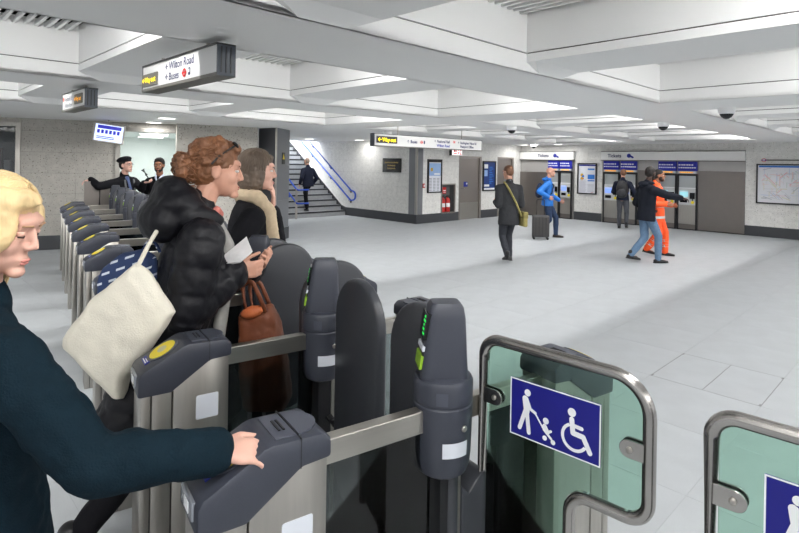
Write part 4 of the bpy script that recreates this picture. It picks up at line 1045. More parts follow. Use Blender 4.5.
def torso_rings(J, hem, b, flare=0, top_z=.50, hipw=1.0):
    SP, Rs, Rc, k = J['SP'], J['Rs'], J['Rc'], J['k']
    prof = [(.525, -.008, .055, .08), (.50, -.008, .075, .14), (.455, -.008, .095, .17), (.39, -.003, .112, .18), (.28, 0, .122, .175), (.12, 0, .118, .16), (0, 0, .128, .175), (-.1, 0, .132, .18), (-.25, 0, .138, .182), (-.45, 0, .145, .186), (-.6, 0, .15, .19)]
    out = []
    for z, x, d_, w_ in prof:
        if z < hem: break
        f = 1+flare*max(0, (.1-z))
        out.append((SP(z, x), Rs @ V((d_*k*b*f, 0, 0)), (Rc if z > .3 else Rs) @ V((0, w_*k*b*f, 0))))
    z = hem; f = 1+flare*max(0, .1-z)
    out.append((SP(z), Rs @ V((.135*k*b*f, 0, 0)), Rs @ V((0, .182*k*b*f, 0))))
    return out
def garment(J, name, m, hem=-.12, b=1., flare=0, sleeve=1., cuff=.86, voxel=.011, disp=((.10, .014),), collar=.0, puff=0, it=4, sl_end=.045, extra=None):
    bm = NB(); k = J['k']
    loft(bm, torso_rings(J, hem, b, flare))
    for s in (-1, 1):
        sh, el, wr = J['sh'][s], J['el%d' % s], J['wr%d' % s]
        w2 = el+(wr-el)*(1-sl_end)
        ins = J['SP'](.425, 0, s*.10, J['Rc'])
        capsule(bm, ins, .085*k*b, sh, .069*k*sleeve)
        a = [(sh, .069*k*sleeve), (sh.lerp(el, .5), .066*k*sleeve), (el, .060*k*sleeve), (el.lerp(w2, .5), .055*k*sleeve), (w2, .045*k*sleeve*cuff/.86)]
        chain(bm, a)
        if puff:
            n = 7
            for i in range(n):
                q = sh.lerp(el, i/(n-1)) ; ellipsoid(bm, q, (.084*k*sleeve,)*3, None, 12, 8) if i % 2 == 0 else None
            for i in range(1, n):
                q = el.lerp(w2, i/(n-1)); ellipsoid(bm, q, (.072*k*sleeve,)*3, None, 12, 8) if i % 2 == 1 else None
    capsule(bm, J['SP'](.46, -.01), .085*k, J['neck']+J['Rs'] @ V((-.01, 0, .0)), .066*k)
    if extra: extra(bm)
    if collar:
        capsule(bm, J['neck'], .074*k, J['neck']+J['Rs'] @ V((-.012, 0, collar)), .072*k)
    g = skinned(name, bm, m, J['t'], voxel, it, disp)
    return g
def cap_hair(J, m, grow=1.06, back=0., low=-.02, extra=(), voxel=.008, disp=((.03, .012),), name='hair', top_r=.09):
    """hair volume over the skull leaving the face free; extra: (c, r) ellipsoids in head coordinates"""
    C, Rh, s = J['C'], J['Rh'], J['ks']
    bm = NB()
    def E_(c, r): ellipsoid(bm, C+Rh @ V(c)*s, [q*s for q in r], Rh, 20, 14)
    E_((-.020, 0, .050), (.096*grow, .079*grow, .084*grow)); E_((-.045, 0, .015), (.070*grow, .076*grow, .085*grow))
    for c, r in extra: E_(c, r)
    return skinned(name, bm, m, J['t'], voxel, 2, disp)
def strands(J, m, n, kind, seed=1, r=.0024):
    rd = random.Random(seed); C, Rh, sc = J['C'], J['Rh'], J['ks']; bm = NB()
    def HP_(p): return C+Rh @ V(p)*sc
    def on(d, g=1.07):      # point of the hair cap in direction d from the skull centre
        d = V(d).normalized(); q = 1/math.sqrt((d.x/.100)**2+(d.y/.083)**2+(d.z/.090)**2)
        return V((-.018, 0, .045))+d*q*g
    for i in range(n):
        pts = []; g = rd.uniform(1.04, 1.13)
        if kind == 'long' or kind == 'bob':
            end = rd.uniform(-.20, -.30) if kind == 'long' else rd.uniform(-.09, -.13)
            sd = rd.choice((-1, 1)); az = rd.uniform(48, 178); sx_ = rd.uniform(-.5, .9); ph = rd.uniform(0, 6)
            tgt = V((math.cos(R(az)), sd*math.sin(R(az)), -.15))
            st0 = V((sx_, .05, 1.0))
            for k in range(7): pts.append(on(st0.lerp(tgt, k/6), g))
            p = pts[-1].copy(); z0 = p.z
            for k in range(1, 7):
                f = k/6; pts.append(V((p.x*(1-.25*f)-.01*f+.006*math.sin(ph+f*4), p.y*(1-.22*f)+.006*math.cos(ph+f*5), z0+(end-z0)*f)))
        else:
            bun = rd.random() < .42; ph = rd.uniform(0, 6.28); w_ = rd.uniform(.004, .010)
            if bun:
                a0 = rd.uniform(0, 6.28); tl_ = rd.uniform(-1, 1); rr = rd.uniform(.03, .058); cx_ = V((-.125+rd.uniform(-.02, .02), rd.uniform(-.02, .02), .005+rd.uniform(-.02, .025)))
                for k in range(12):
                    a = a0+k*.42; pts.append(cx_+V((rr*math.cos(a)*.9, rr*math.sin(a)*math.cos(tl_), rr*math.sin(a)*math.sin(tl_)+rr*.5*math.cos(a*1.3+ph))))
            else:
                az = rd.uniform(-150, 150); el_ = rd.uniform(-.1, 1.2) if abs(az) > 60 else rd.uniform(.75, 1.3)
                a = V((math.cos(R(az)), math.sin(R(az)), el_)); b = V((-1, rd.uniform(-.3, .3), rd.uniform(-.5, -.05)))
                if abs(az) > 140: a.z = -.7
                for k in range(12):
                    q = on(a.normalized().lerp(b.normalized(), k/11*.95), g); pts.append(q+V((w_*math.sin(ph+k*1.1), w_*math.cos(ph+k*.9), w_*math.sin(ph*2+k))))
        tube(bm, [HP_(p) for p in pts], [r*sc*(1.0 if 0 < k < len(pts)-1 else .3) for k in range(len(pts))], 5)
    tag(obj('hair_strands', bm, m, J['t'], smooth=180), kind='stuff')
def hairmat(name, c, c2=None):
    m = mat(name, c, .75 if c[0] < 60 else .5, noise=(14, .35), stretch=(1, 1, .25), bump=(60, .5), coat=.0); return m
def cloth(name, c, rough=.85, n=.1): return mat(name, c, rough, noise=(30, n), bump=(220, .25), sheen=.15)
C_teal = cloth('teal_wool', (11, 30, 40)); C_black = cloth('black_cloth', (24, 24, 28)); C_puff = mat('black_puffer', (16, 16, 22), .5, bump=(120, .08), sheen=.3); C_char = cloth('charcoal_wool', (54, 55, 58))
C_navy = cloth('navy_cloth', (36, 40, 56)); C_blue = mat('blue_shell', (20, 112, 200), .5, noise=(10, .08)); C_jean = cloth('blue_denim', (104, 130, 158)); C_jeand = cloth('dark_denim', (52, 66, 92))
C_grey = cloth('grey_trouser', (84, 86, 92)); C_or = mat('hi_vis_orange', (255, 92, 30), .6, noise=(12, .08)); C_silver = mat('reflective_band', (206, 206, 204), .35); C_beige = cloth('beige_scarf', (198, 178, 150))
C_shoe = mat('black_leather', (22, 22, 24), .4); C_shirt = cloth('pale_shirt', (206, 216, 234))
H_blonde = hairmat('hair_blonde', (218, 190, 142)); H_auburn = hairmat('hair_auburn', (122, 80, 52)); H_ash = hairmat('hair_ash', (98, 83, 70)); H_dark = hairmat('hair_dark', (32, 27, 25)); H_brown = hairmat('hair_brown', (110, 74, 52)); H_grey = hairmat('hair_greyish', (150, 128, 112))

# ---- 1 blonde woman reaching to the reader
def top1(J):
    garment(J, 'coat', C_teal, hem=-.5, b=1.04, flare=.25, sleeve=1.12, cuff=.98, voxel=.008, disp=[(.045, .010), (.10, .022), (.25, .015)], collar=.03, sl_end=.02)
P1 = person('woman with long blonde hair in dark teal coat touching the nearest gate reader', (-.985, 1.27, 0), R(4), 1.705, 'fair', female=True, lean=.0, twist=R(38), head=(R(2), R(15)), hscale=.93, rfwd=.04,
            rhand=(-.435, 1.285, 1.066), rdir=(.80, .30, -.10), rn=(-.1, .35, -1), rcurl=(.85, .9, .95, 1.0), rpole=(-.1, -.35, -1), lhand=(-1.05, 1.48, .80), ldir=(.1, .05, -1), world_hands=True, trousers=(C_black, 1.), shoes=C_shoe, top=top1, voxel=.007)
face_bits(P1['t'], P1['C'], P1['Rh'], P1['ks'], mat('brow_fair', (186, 146, 112), .8), (206, 134, 124), SKIN['fair'])
cap_hair(P1, H_blonde, 1.08, extra=[((-.055, 0, -.04), (.075, .088, .10)), ((-.05, .05, -.10), (.055, .045, .12)), ((-.035, -.062, -.07), (.062, .034, .12)), ((-.03, -.066, -.17), (.055, .036, .10)), ((-.06, 0, -.16), (.06, .09, .12)), ((.02, -.064, .035), (.058, .026, .065)), ((.03, -.05, .085), (.055, .04, .035)), ((.02, -.066, -.05), (.04, .022, .07)), ((.0, -.06, -.23), (.045, .034, .07)), ((.03, .06, .03), (.05, .026, .06)), ((.012, -.064, -.12), (.042, .026, .10)), ((.03, -.062, -.21), (.045, .034, .09)), ((.035, -.06, .02), (.05, .024, .07)), ((.06, -.03, .095), (.04, .045, .026))], voxel=.006, disp=[(.02, .012), (.06, .012)])
strands(P1, H_blonde, 620, 'long', 3, .0026)
bm = NB(); tube(bm, [P1['SP'](.50, .06, -.11), P1['SP'](.515, .0, -.12), P1['SP'](.47, -.10, -.12), P1['SP'](.3, -.15, -.12)], .009, 8); obj('bag_strap', bm, mat('purple_strap', (96, 84, 128), .7), P1['t'], smooth=180)

# ---- 2 woman in black puffer
def top2(J):
    g = garment(J, 'puffer_coat', C_puff, hem=-.52, b=1.10, flare=.10, sleeve=1.42, cuff=1.0, voxel=.009, disp=[(.045, .012), (.12, .022)], collar=.04, it=5, sl_end=.03,
                extra=lambda bm: (chain(bm, [(J['SP'](.05), .15), (J['kn-1']+V((-.05, .03, .16)), .15), (J['kn-1']+V((-.10, .03, .0)), .135)]), chain(bm, [(J['SP'](.05), .15), (J['kn1']+V((0, -.03, .08)), .13)])))
    quilt(g, [(J['SP'](-.6), J['SP'](.55), .17)]+[(J['sh'][q], J['el%d' % q], .085) for q in (-1, 1)]+[(J['el%d' % q], J['wr%d' % q], .07) for q in (-1, 1)], .115, .010)
    k = J['k']; bm = NB()
    def E_(c, r): ellipsoid(bm, J['SP'](*c), [q*k for q in r], J['Rs'], 18, 12)
    E_((.56, -.115, 0), (.105, .15, .085)); E_((.48, -.15, 0), (.10, .14, .10)); E_((.61, -.14, 0), (.075, .12, .06)); E_((.55, -.10, .09), (.10, .06, .05)); E_((.55, -.10, -.09), (.10, .06, .05)); E_((.51, -.02, -.12), (.10, .045, .05)); E_((.51, -.02, .12), (.10, .045, .05))
    skinned('hood', bm, C_puff, J['t'], .009, 4, [(.06, .012), (.14, .024)])
    bm = NB(); chain(bm, [(J['SP'](.52, .04, -.045), .03), (J['SP'](.40, .125, -.05), .034), (J['SP'](.2, .15, -.06), .032), (J['SP'](-.3, .165, -.08), .03)])
    skinned('grey_lining', bm, cloth('grey_knit', (158, 156, 152)), J['t'], .009, 2)
    bm = NB(); chain(bm, [(J['SP'](.55, .05, -.05), .02), (J['SP'](.53, .075, 0), .022), (J['SP'](.55, .05, .05), .02)]); skinned('collar_scarf', bm, cloth('pink_knit', (206, 128, 118)), J['t'], .008, 2)
P2 = person('woman with auburn bun in long black puffer coat holding a leaflet', (-.875, 2.54, 0), R(30), 1.84, 'light', female=True, lean=.17, pelvis=(-.15, 0), hipz=.972, rfoot=(-.56, -.07, 0), lfoot=(.14, .09, 0), heel=(.10, 0), head=(R(-9), R(-1)), hscale=1.0,
            rhand=(-.765, 2.49, 1.245), rdir=(.9, .35, .12), rn=(-.4, .8, .1), rcurl=(.85, .9, .95, 1.0), lhand=(-.735, 2.70, 1.235), ldir=(.6, -.35, .25), ln=(.2, -.6, .6), lcurl=(.6, .7, .8, .8), rpole=(-.6, -.25, -.8), lpole=(-.5, .5, -.8), world_hands=True,
            trousers=(C_black, .95), shoes=C_shoe, top=top2, voxel=.008)
face_bits(P2['t'], P2['C'], P2['Rh'], P2['ks'], H_auburn)
rnd = random.Random(11); ex = []
for k in range(46):
    a, e = rnd.uniform(-1, 1)*2.1+PI, rnd.uniform(-.35, 1.25); r_ = rnd.uniform(.95, 1.12)
    ex.append(((-.02+.098*r_*math.cos(a)*math.cos(e), .080*r_*math.sin(a)*math.cos(e), .045+.090*r_*math.sin(e)), (rnd.uniform(.016, .03),)*3))
for k in range(22):
    ex.append(((-.125+rnd.uniform(-.04, .035), rnd.uniform(-.05, .05), .0+rnd.uniform(-.045, .05)), (rnd.uniform(.018, .032),)*3))
ex += [((-.125, 0, .0), (.05, .055, .05)), ((.055, 0, .105), (.04, .06, .03))]
cap_hair(P2, H_auburn, 1.08, extra=ex, voxel=.0055, disp=[(.015, .014), (.04, .014)])
strands(P2, H_auburn, 420, 'bun', 5, .0030)
# ---- 3 woman in beige scarf
def top3(J):
    garment(J, 'coat', C_black, hem=-.35, b=1.06, flare=.1, sleeve=1.15, voxel=.010, collar=.03)
    k = J['k']; bm = NB()
    chain(bm, [(J['SP'](.56, -.06, 0), .05*k), (J['SP'](.56, .02, -.085), .048*k), (J['SP'](.47, .10, -.085), .048*k), (J['SP'](.25, .145, -.08), .05*k), (J['SP'](-.05, .165, -.085), .05*k), (J['SP'](-.32, .18, -.09), .045*k)])
    chain(bm, [(J['SP'](.56, -.06, 0), .05*k), (J['SP'](.56, .02, .085), .048*k), (J['SP'](.47, .10, .08), .048*k), (J['SP'](.2, .145, .07), .05*k)])
    skinned('scarf', bm, C_beige, J['t'], .009, 3, [(.05, .014)])
P3 = person('woman with ash bob, beige scarf and black coat raising a hand', (-1.015, 3.53, 0), R(24), 1.81, 'fair', female=True, lean=.06, head=(R(-10), 0), hscale=1.03,
            rhand=(-.92, 3.42, 1.06), rdir=(.8, .2, -.1), rn=(0, .5, -.5), lhand=(-.87, 3.68, 1.43), ldir=(.05, -.05, 1), ln=(-.9, -.1, 0), lcurl=(.25, .3, .35, .45), world_hands=True, lpole=(.3, .3, -1), trousers=(C_black, 1), shoes=C_shoe, top=top3, voxel=.009)
face_bits(P3['t'], P3['C'], P3['Rh'], P3['ks'], H_ash)
cap_hair(P3, H_ash, 1.10, extra=[((-.05, 0, -.05), (.075, .088, .09)), ((-.01, -.075, -.03), (.055, .024, .085)), ((-.01, .075, -.03), (.055, .024, .085)), ((.045, 0, .088), (.045, .055, .024))], voxel=.007, disp=[(.02, .014), (.05, .014)])

strands(P3, H_ash, 420, 'bob', 7, .0030)
# ---- 4 and 5 staff at the far end
def top4(J):
    garment(J, 'jacket', C_black, hem=-.15, b=1.1, sleeve=1.15, voxel=.012, collar=.04)
    bm = NB(); chain(bm, [(J['SP'](.5, .07, -.02), .035), (J['SP'](.3, .118, 0), .03)]); skinned('shirt', bm, cloth('blue_shirt', (96, 110, 150)), J['t'], .01, 2)
    bm = NB()
    for y in (-.09, .09): chain(bm, [(J['SP'](.46, .105, y), .018), (J['SP'](.1, .135, y), .018)])
    skinned('grey_trim', bm, cloth('trim_grey', (112, 114, 116)), J['t'], .009, 2)
P4 = person('staff man in black beret and jacket leaning on the steel screen', (-4.86, 9.55, 0), R(-22), 1.76, 'fair', lean=.0, side_lean=-.05, head=(R(8), R(-4)), hscale=1.05, rhand=(-5.30, 9.22, 1.405), rdir=(-.7, -.5, -.3), rn=(0, 0, -1), lhand=(-4.45, 9.35, 1.36), ldir=(.9, -.2, .1), ln=(0, 0, 1), rpole=(-.1, -.8, -.15), lpole=(-.2, .5, -1), world_hands=True,
            trousers=(C_black, 1), shoes=C_shoe, top=top4, voxel=.011)
face_bits(P4['t'], P4['C'], P4['Rh'], P4['ks'], H_dark)
cap_hair(P4, H_dark, 1.04, name='hair')
bm = NB(); ellipsoid(bm, P4['C']+P4['Rh'] @ V((-.03, 0, .10))*P4['ks'], (.135, .115, .055), P4['Rh'] @ Matrix.Rotation(R(-10), 3, 'Y'), 20, 12); ellipsoid(bm, P4['C']+P4['Rh'] @ V((-.01, 0, .075))*P4['ks'], (.105, .086, .045), P4['Rh'], 20, 12)
skinned('beret', bm, C_black, P4['t'], .01, 3)
bm = NB()
for y in (-1, 1): bm2 = tube(bm, [P4['C']+P4['Rh'] @ V((.102+.0*k, y*.034+.018*math.cos(k*PI/5), .010+.014*math.sin(k*PI/5)))*P4['ks'] for k in range(10)], .002, 6, closed=True); tube(bm, [P4['C']+P4['Rh'] @ V((.10, y*.05, .012))*P4['ks'], P4['C']+P4['Rh'] @ V((0, y*.08, .012))*P4['ks']], .002, 6)
obj('glasses', bm, M_black, P4['t'])
def top5(J):
    garment(J, 'jumper', C_black, hem=-.08, b=1.02, sleeve=1.02, voxel=.012)
    k = J['k']; bm = NB()
    prism(bm, [(-.06, .50), (.06, .50), (.0, .30)], 0, .02, plane='yz'); bmesh.ops.transform(bm, matrix=Matrix.Translation(J['SP'](0, .105)) @ Matrix.Rotation(R(-9), 4, 'Y'), verts=bm.verts)
    chain(bm, [(J['SP'](.54, .0, -.06), .022), (J['SP'](.49, .085, -.035), .018), (J['SP'](.44, .105, -.012), .012)]); chain(bm, [(J['SP'](.54, .0, .06), .022), (J['SP'](.49, .085, .035), .018), (J['SP'](.44, .105, .012), .012)])
    skinned('shirt', bm, C_shirt, J['t'], .007, 1)
P5 = person('bearded staff man in black v-neck jumper over pale shirt', (-4.36, 9.75, 0), R(-85), 1.77, 'brown', head=(R(6), R(2)), trousers=(C_black, 1), shoes=C_shoe, top=top5, voxel=.011, hscale=1.04)
face_bits(P5['t'], P5['C'], P5['Rh'], P5['ks'], H_dark)
cap_hair(P5, H_dark, 1.08, extra=[((.05, 0, .10), (.045, .062, .03))])
def beard(J, m):
    bm = NB(); C, Rh, s = J['C'], J['Rh'], J['ks']
    for c, r in (((.052, 0, -.085), (.045, .052, .036)), ((.03, .052, -.05), (.04, .016, .045)), ((.03, -.052, -.05), (.04, .016, .045)), ((.088, 0, -.053), (.016, .026, .006))): ellipsoid(bm, C+Rh @ V(c)*s, [q*s for q in r], Rh)
    skinned('beard', bm, m, J['t'], .006, 1, [(.02, .006)])
beard(P5, H_dark)

# ---- 6 man climbing the stairs
def top6(J): garment(J, 'jacket', C_navy, hem=-.13, b=1.16, sleeve=1.15, voxel=.012, collar=.03)
P6 = person('man in navy jacket climbing the stairs, seen from behind', uv(10.05, 14.52, .17), PHI+PI/2, 1.68, 'light', pelvis=(.10, 0), hipz=.93, lean=.08, rfoot=(.26, -.09, .17), lfoot=(0, .09, 0), rhand=(.2, -.26, .9), lhand=(.16, .27, .9), trousers=(C_black, 1.05), shoes=C_shoe, top=top6, voxel=.011)
face_bits(P6['t'], P6['C'], P6['Rh'], P6['ks'], H_grey); cap_hair(P6, H_grey, 1.01, disp=[(.03, .006)])

# ---- 7 man in grey overcoat
def top7(J):
    garment(J, 'overcoat', C_char, hem=-.24, b=1.06, flare=.12, sleeve=1.15, voxel=.011, collar=.02)
    bm = NB(); k = J['k']
    chain(bm, [(J['SP'](.56, .03, -.06), .03), (J['SP'](.56, -.05, 0), .038), (J['SP'](.56, .03, .06), .03)]); skinned('grey_scarf', bm, cloth('scarf_grey', (150, 152, 156)), J['t'], .009, 2)
P7 = person('man in charcoal overcoat walking away with an olive shoulder bag', (1.985, 10.02, 0), R(102), 1.77, 'light', lean=.03, head=(R(22), R(6)), rfoot=(.06, -.08, 0), lfoot=(-.24, .09, .0), heel=(0, .06), pelvis=(-.06, 0), hipz=.915, rhand=(.16, -.20, 1.02), lhand=(.18, .17, 1.08), rpole=(-.8, -.15, -.6), lpole=(-.8, .15, -.6), trousers=(cloth('trouser_char', (58, 60, 66)), 1.), shoes=C_shoe, top=top7, voxel=.01)
face_bits(P7['t'], P7['C'], P7['Rh'], P7['ks'], H_brown); cap_hair(P7, H_brown, 1.04, disp=[(.03, .008)])
M_olive = mat('olive_canvas', (150, 140, 84), .8, noise=(30, .1))
b7 = thing('shoulder_bag', 'olive shoulder bag worn by man in charcoal overcoat', 'bag', (1.985, 10.02, 0), R(102))
J = P7
pts = [J['SP'](.50, -.085, .09), J['SP'](.40, -.150, .05), J['SP'](.15, -.165, -.08), J['SP'](-.07, -.13, -.19)]
bm = NB()
for a_, q in zip(pts, pts[1:]): capsule(bm, a_, .018, q, .018, 8)
tube(bm, [J['SP'](.50, -.085, .09), J['SP'](.54, -.02, .10), J['SP'](.48, .10, .06)], .016, 8)
obj('strap', bm, M_olive, b7, smooth=60)
bm = NB(); box(bm, -.15, .12, -.04, .04, 0, .26, bev=.02); bmesh.ops.translate(bm, verts=bm.verts, vec=J['SP'](-.26, -.05, -.245)); obj('pouch', bm, M_olive, b7, smooth=40)
bm = NB(); box(bm, -.155, .125, -.05, .05, .15, .27, bev=.02); bmesh.ops.translate(bm, verts=bm.verts, vec=J['SP'](-.26, -.05, -.245)); obj('flap', bm, mat('olive_flap', (128, 118, 70), .8), b7, smooth=40)

# ---- 8 bald man in blue jacket
def top8(J):
    garment(J, 'blue_jacket', C_blue, hem=-.11, b=1.10, sleeve=1.15, voxel=.011, collar=.03)
    bm = NB(); ellipsoid(bm, J['SP'](.53, -.08), (.09, .11, .05), J['Rs']); ellipsoid(bm, J['SP'](.55, .0, .08), (.07, .035, .035), J['Rs']); ellipsoid(bm, J['SP'](.55, .0, -.08), (.07, .035, .035), J['Rs']); skinned('hood', bm, C_blue, J['t'], .01, 3)
P8 = person('bald man in bright blue jacket walking right past the machines', (3.70, 13.42, 0), R(-18), 1.76, 'light', lean=.04, head=(R(-6), 0), rfoot=(-.30, -.09, 0), lfoot=(.16, .09, 0), heel=(.09, 0), pelvis=(-.05, 0), hipz=.90, rhand=(-.02, -.25, 1.02), lhand=(.22, .24, .92), trousers=(C_jeand, 1.05), shoes=mat('brown_shoe', (52, 38, 32), .5), top=top8, voxel=.01)
face_bits(P8['t'], P8['C'], P8['Rh'], P8['ks'], H_grey)
bp8 = thing('rucksack', 'dark blue rucksack on back of man in blue jacket', 'bag', (3.70, 13.42, 0), R(-18))
bm = NB(); ellipsoid(bm, P8['SP'](.27, -.20), (.09, .15, .17), None, 18, 12); ellipsoid(bm, P8['SP'](.18, -.22), (.09, .14, .12), None, 18, 12); skinned('bag_body', bm, mat('ruck_navy', (32, 42, 66), .7), bp8, .012, 4, [(.06, .02)])
for y in (-.12, .12): bm = NB(); tube(bm, [P8['SP'](.42, -.13, y), P8['SP'](.525, -.02, y), P8['SP'](.40, .13, y), P8['SP'](.2, .10, y*1.4), P8['SP'](.12, -.1, y)], .014, 8); obj('strap', bm, M_black, bp8, smooth=180)
sc = thing('suitcase', 'charcoal wheeled suitcase pulled beside man in blue jacket', 'suitcase', (3.40, 13.08, 0), R(-10))
m_case = mat('case_shell', (64, 62, 62), .55)
obj('shell', B(-.20, .20, -.13, .13, .06, .58, bev=.04, seg=3), m_case, sc, smooth=40)
for k in range(4): obj('shell_rib', B(-.14+.08*k, -.11+.08*k, -.138, -.125, .10, .54), mat('case_rib', (50, 49, 49), .5), sc)
obj('zip_band', B(-.203, .203, -.015, .015, .055, .585, bev=.01), M_black, sc)
for x in (-.16, .16):
    for y in (-.1, .1): lathe(bm := NB(), [(.028, -.012), (.028, .012)], 14); bmesh.ops.rotate(bm, verts=bm.verts, matrix=Matrix.Rotation(PI/2, 3, 'X')); bmesh.ops.translate(bm, verts=bm.verts, vec=(x, y, .028)); obj('wheel', bm, M_black, sc)
tube(bm := NB(), fillet([(-.09, .1, .56), (-.09, .1, .95), (.09, .1, .95), (.09, .1, .56)], .03), .01, 8); obj('pull_handle', bm, M_black, sc)

# ---- 9 man with backpack at the machine
def top9(J): garment(J, 'jacket', C_navy, hem=-.08, b=1.0, sleeve=1.05, voxel=.011, collar=.03)
P9 = person('man with black backpack using a ticket machine', (6.42, 15.62, 0), R(62), 1.70, 'light', lean=.03, head=(R(10), R(6)), rfoot=(-.12, -.12, 0), lfoot=(.12, .10, 0), heel=(.05, 0), rhand=(.14, -.27, .95), lhand=(.33, .18, 1.08), trousers=(C_grey, 1), shoes=C_shoe, top=top9, voxel=.011)
face_bits(P9['t'], P9['C'], P9['Rh'], P9['ks'], H_brown); cap_hair(P9, H_brown, 1.05, disp=[(.03, .008)])
bk = thing('backpack', 'black backpack worn by man at the ticket machine', 'bag', (6.42, 15.62, 0), R(62))
bm = NB(); ellipsoid(bm, P9['SP'](.26, -.22), (.12, .16, .25), None, 18, 12); ellipsoid(bm, P9['SP'](.14, -.25), (.11, .15, .15), None, 18, 12); skinned('bag_body', bm, mat('pack_black', (34, 34, 37), .6), bk, .012, 4, [(.05, .02)])
bm = NB(); ellipsoid(bm, P9['SP'](.16, -.34), (.05, .11, .11), None); skinned('front_pocket', bm, mat('pack_grey', (52, 52, 56), .6), bk, .012, 3)
for y in (-.11, .11): bm = NB(); tube(bm, [P9['SP'](.42, -.13, y), P9['SP'](.525, -.02, y), P9['SP'](.40, .125, y), P9['SP'](.2, .10, y*1.4), P9['SP'](.1, -.12, y)], .014, 8); obj('strap', bm, M_black, bk, smooth=180)

# ---- 10 man in black hoodie
def top10(J):
    garment(J, 'hoodie', cloth('hoodie_black', (30, 33, 42)), hem=-.14, b=1.12, sleeve=1.18, voxel=.011, collar=.03)
    bm = NB(); ellipsoid(bm, J['SP'](.52, -.09), (.09, .12, .06), J['Rs']); ellipsoid(bm, J['SP'](.55, -.0, .08), (.08, .035, .035), J['Rs']); ellipsoid(bm, J['SP'](.55, -.0, -.08), (.08, .035, .035), J['Rs']); skinned('hood', bm, MATS['hoodie_black'], J['t'], .01, 3)
P10 = person('man in black hoodie and jeans striding right and pointing at machine', (4.70, 10.12, 0), R(6), 1.80, 'dark', lean=.06, head=(R(28), R(6)), pelvis=(-.10, 0), hipz=.925, rfoot=(.10, -.08, 0), lfoot=(-.34, .09, .0), heel=(0, .05), rhand=(5.43, 10.02, 1.16), rdir=(.95, .1, -.18), rn=(0, 0, -1), rcurl=(.15, .5, .6, .7), lhand=(4.80, 10.45, .98), world_hands=True, rpole=(-.3, -.5, -1), trousers=(C_jean, 1.05), shoes=C_shoe, top=top10, voxel=.01)
face_bits(P10['t'], P10['C'], P10['Rh'], P10['ks'], H_dark); cap_hair(P10, H_dark, 1.03, disp=[(.02, .004)]); beard(P10, H_dark)

# ---- 11 worker in orange
def top11(J):
    garment(J, 'orange_jacket', C_or, hem=-.22, b=1.10, sleeve=1.15, voxel=.011, collar=.05)
    k = J['k']
    for z in (-.13, .10):
        r = [(J['SP'](z-.025), J['Rs'] @ V((.152*k, 0, 0)), J['Rs'] @ V((0, .206*k, 0))), (J['SP'](z+.025), J['Rs'] @ V((.150*k, 0, 0)), J['Rs'] @ V((0, .203*k, 0)))]
        loft(bm := NB(), r); obj('reflective_band', bm, C_silver, J['t'], smooth=60)
    for s in (-1, 1):
        kn, an = J['kn%d' % s], J['an%d' % s]
        for f in (.35, .62): p = kn.lerp(an, f); q = kn.lerp(an, f+.11); tube(bm := NB(), [p, q], .078*k, 16); obj('reflective_band', bm, C_silver, J['t'], smooth=60)
P11 = person('worker in orange high-visibility suit walking behind man in hoodie', (5.20, 10.95, 0), R(-38), 1.72, 'brown', head=(R(8), 0), rfoot=(-.16, -.1, 0), lfoot=(.14, .1, 0), heel=(.05, 0), rhand=(.20, -.20, 1.05), lhand=(.24, .18, 1.02), trousers=(C_or, 1.25), shoes=C_shoe, top=top11, voxel=.01)
face_bits(P11['t'], P11['C'], P11['Rh'], P11['ks'], H_dark); cap_hair(P11, H_dark, 1.05); beard(P11, H_dark)

# ================================================================== THINGS PEOPLE CARRY
def at(px, py, Y):
    t_ = math.tan(R(1.0)); x, y = px+(py-266.5)*t_, py-(px-399.5)*t_
    return V(((x-399.5)/540*Y, Y, CAMH+(164-y)/540*Y))
# sunglasses pushed up in the auburn hair
J = P2; t = thing('sunglasses', 'dark sunglasses pushed up on auburn hair', 'sunglasses', (-.875, 2.54, 0), R(30))
def HP(x, y, z): return J['C']+J['Rh'] @ V((x, y, z))*J['ks']
for y in (-1, 1):
    bm = NB(); ellipsoid(bm, HP(.066, y*.036, .125), (.010, .033, .020), J['Rh'] @ Matrix.Rotation(R(-45), 3, 'Y'), 14, 8); obj('lens', bm, M_blackg, t, smooth=180)
    bm = NB(); tube(bm, [HP(.06, y*.068, .118), HP(.0, y*.092, .07), HP(-.03, y*.092, .03)], .005, 6); obj('temple_arm', bm, M_black, t)
bm = NB(); tube(bm, [HP(.075, -.012, .128), HP(.075, .012, .128)], .005, 6); obj('bridge', bm, M_black, t)
# leaflet
t = thing('leaflet', 'folded white leaflet held by woman in black puffer', 'leaflet', at(232, 254, 2.50))
q = [at(211, 267, 2.44), at(240, 263, 2.43), at(252, 253, 2.47), None, at(246, 238, 2.55)]
q = [p-t.location if p else None for p in q]
bm = NB()
c0, c1, c2, c3 = q[0], q[1], q[2], q[4]
off = V((.004, -.006, .008))
a_ = [bm.verts.new(p) for p in (c0, c1, c2, c3)]; b_ = [bm.verts.new(p+off) for p in (c0, c1, c2, c3)]
bm.faces.new(a_[::-1]); bm.faces.new(b_)
for i in range(4): bm.faces.new((a_[i], a_[(i+1) % 4], b_[(i+1) % 4], b_[i]))
obj('page', bm, mat('paper_white', (232, 230, 230), .7, noise=(25, .08)), t)
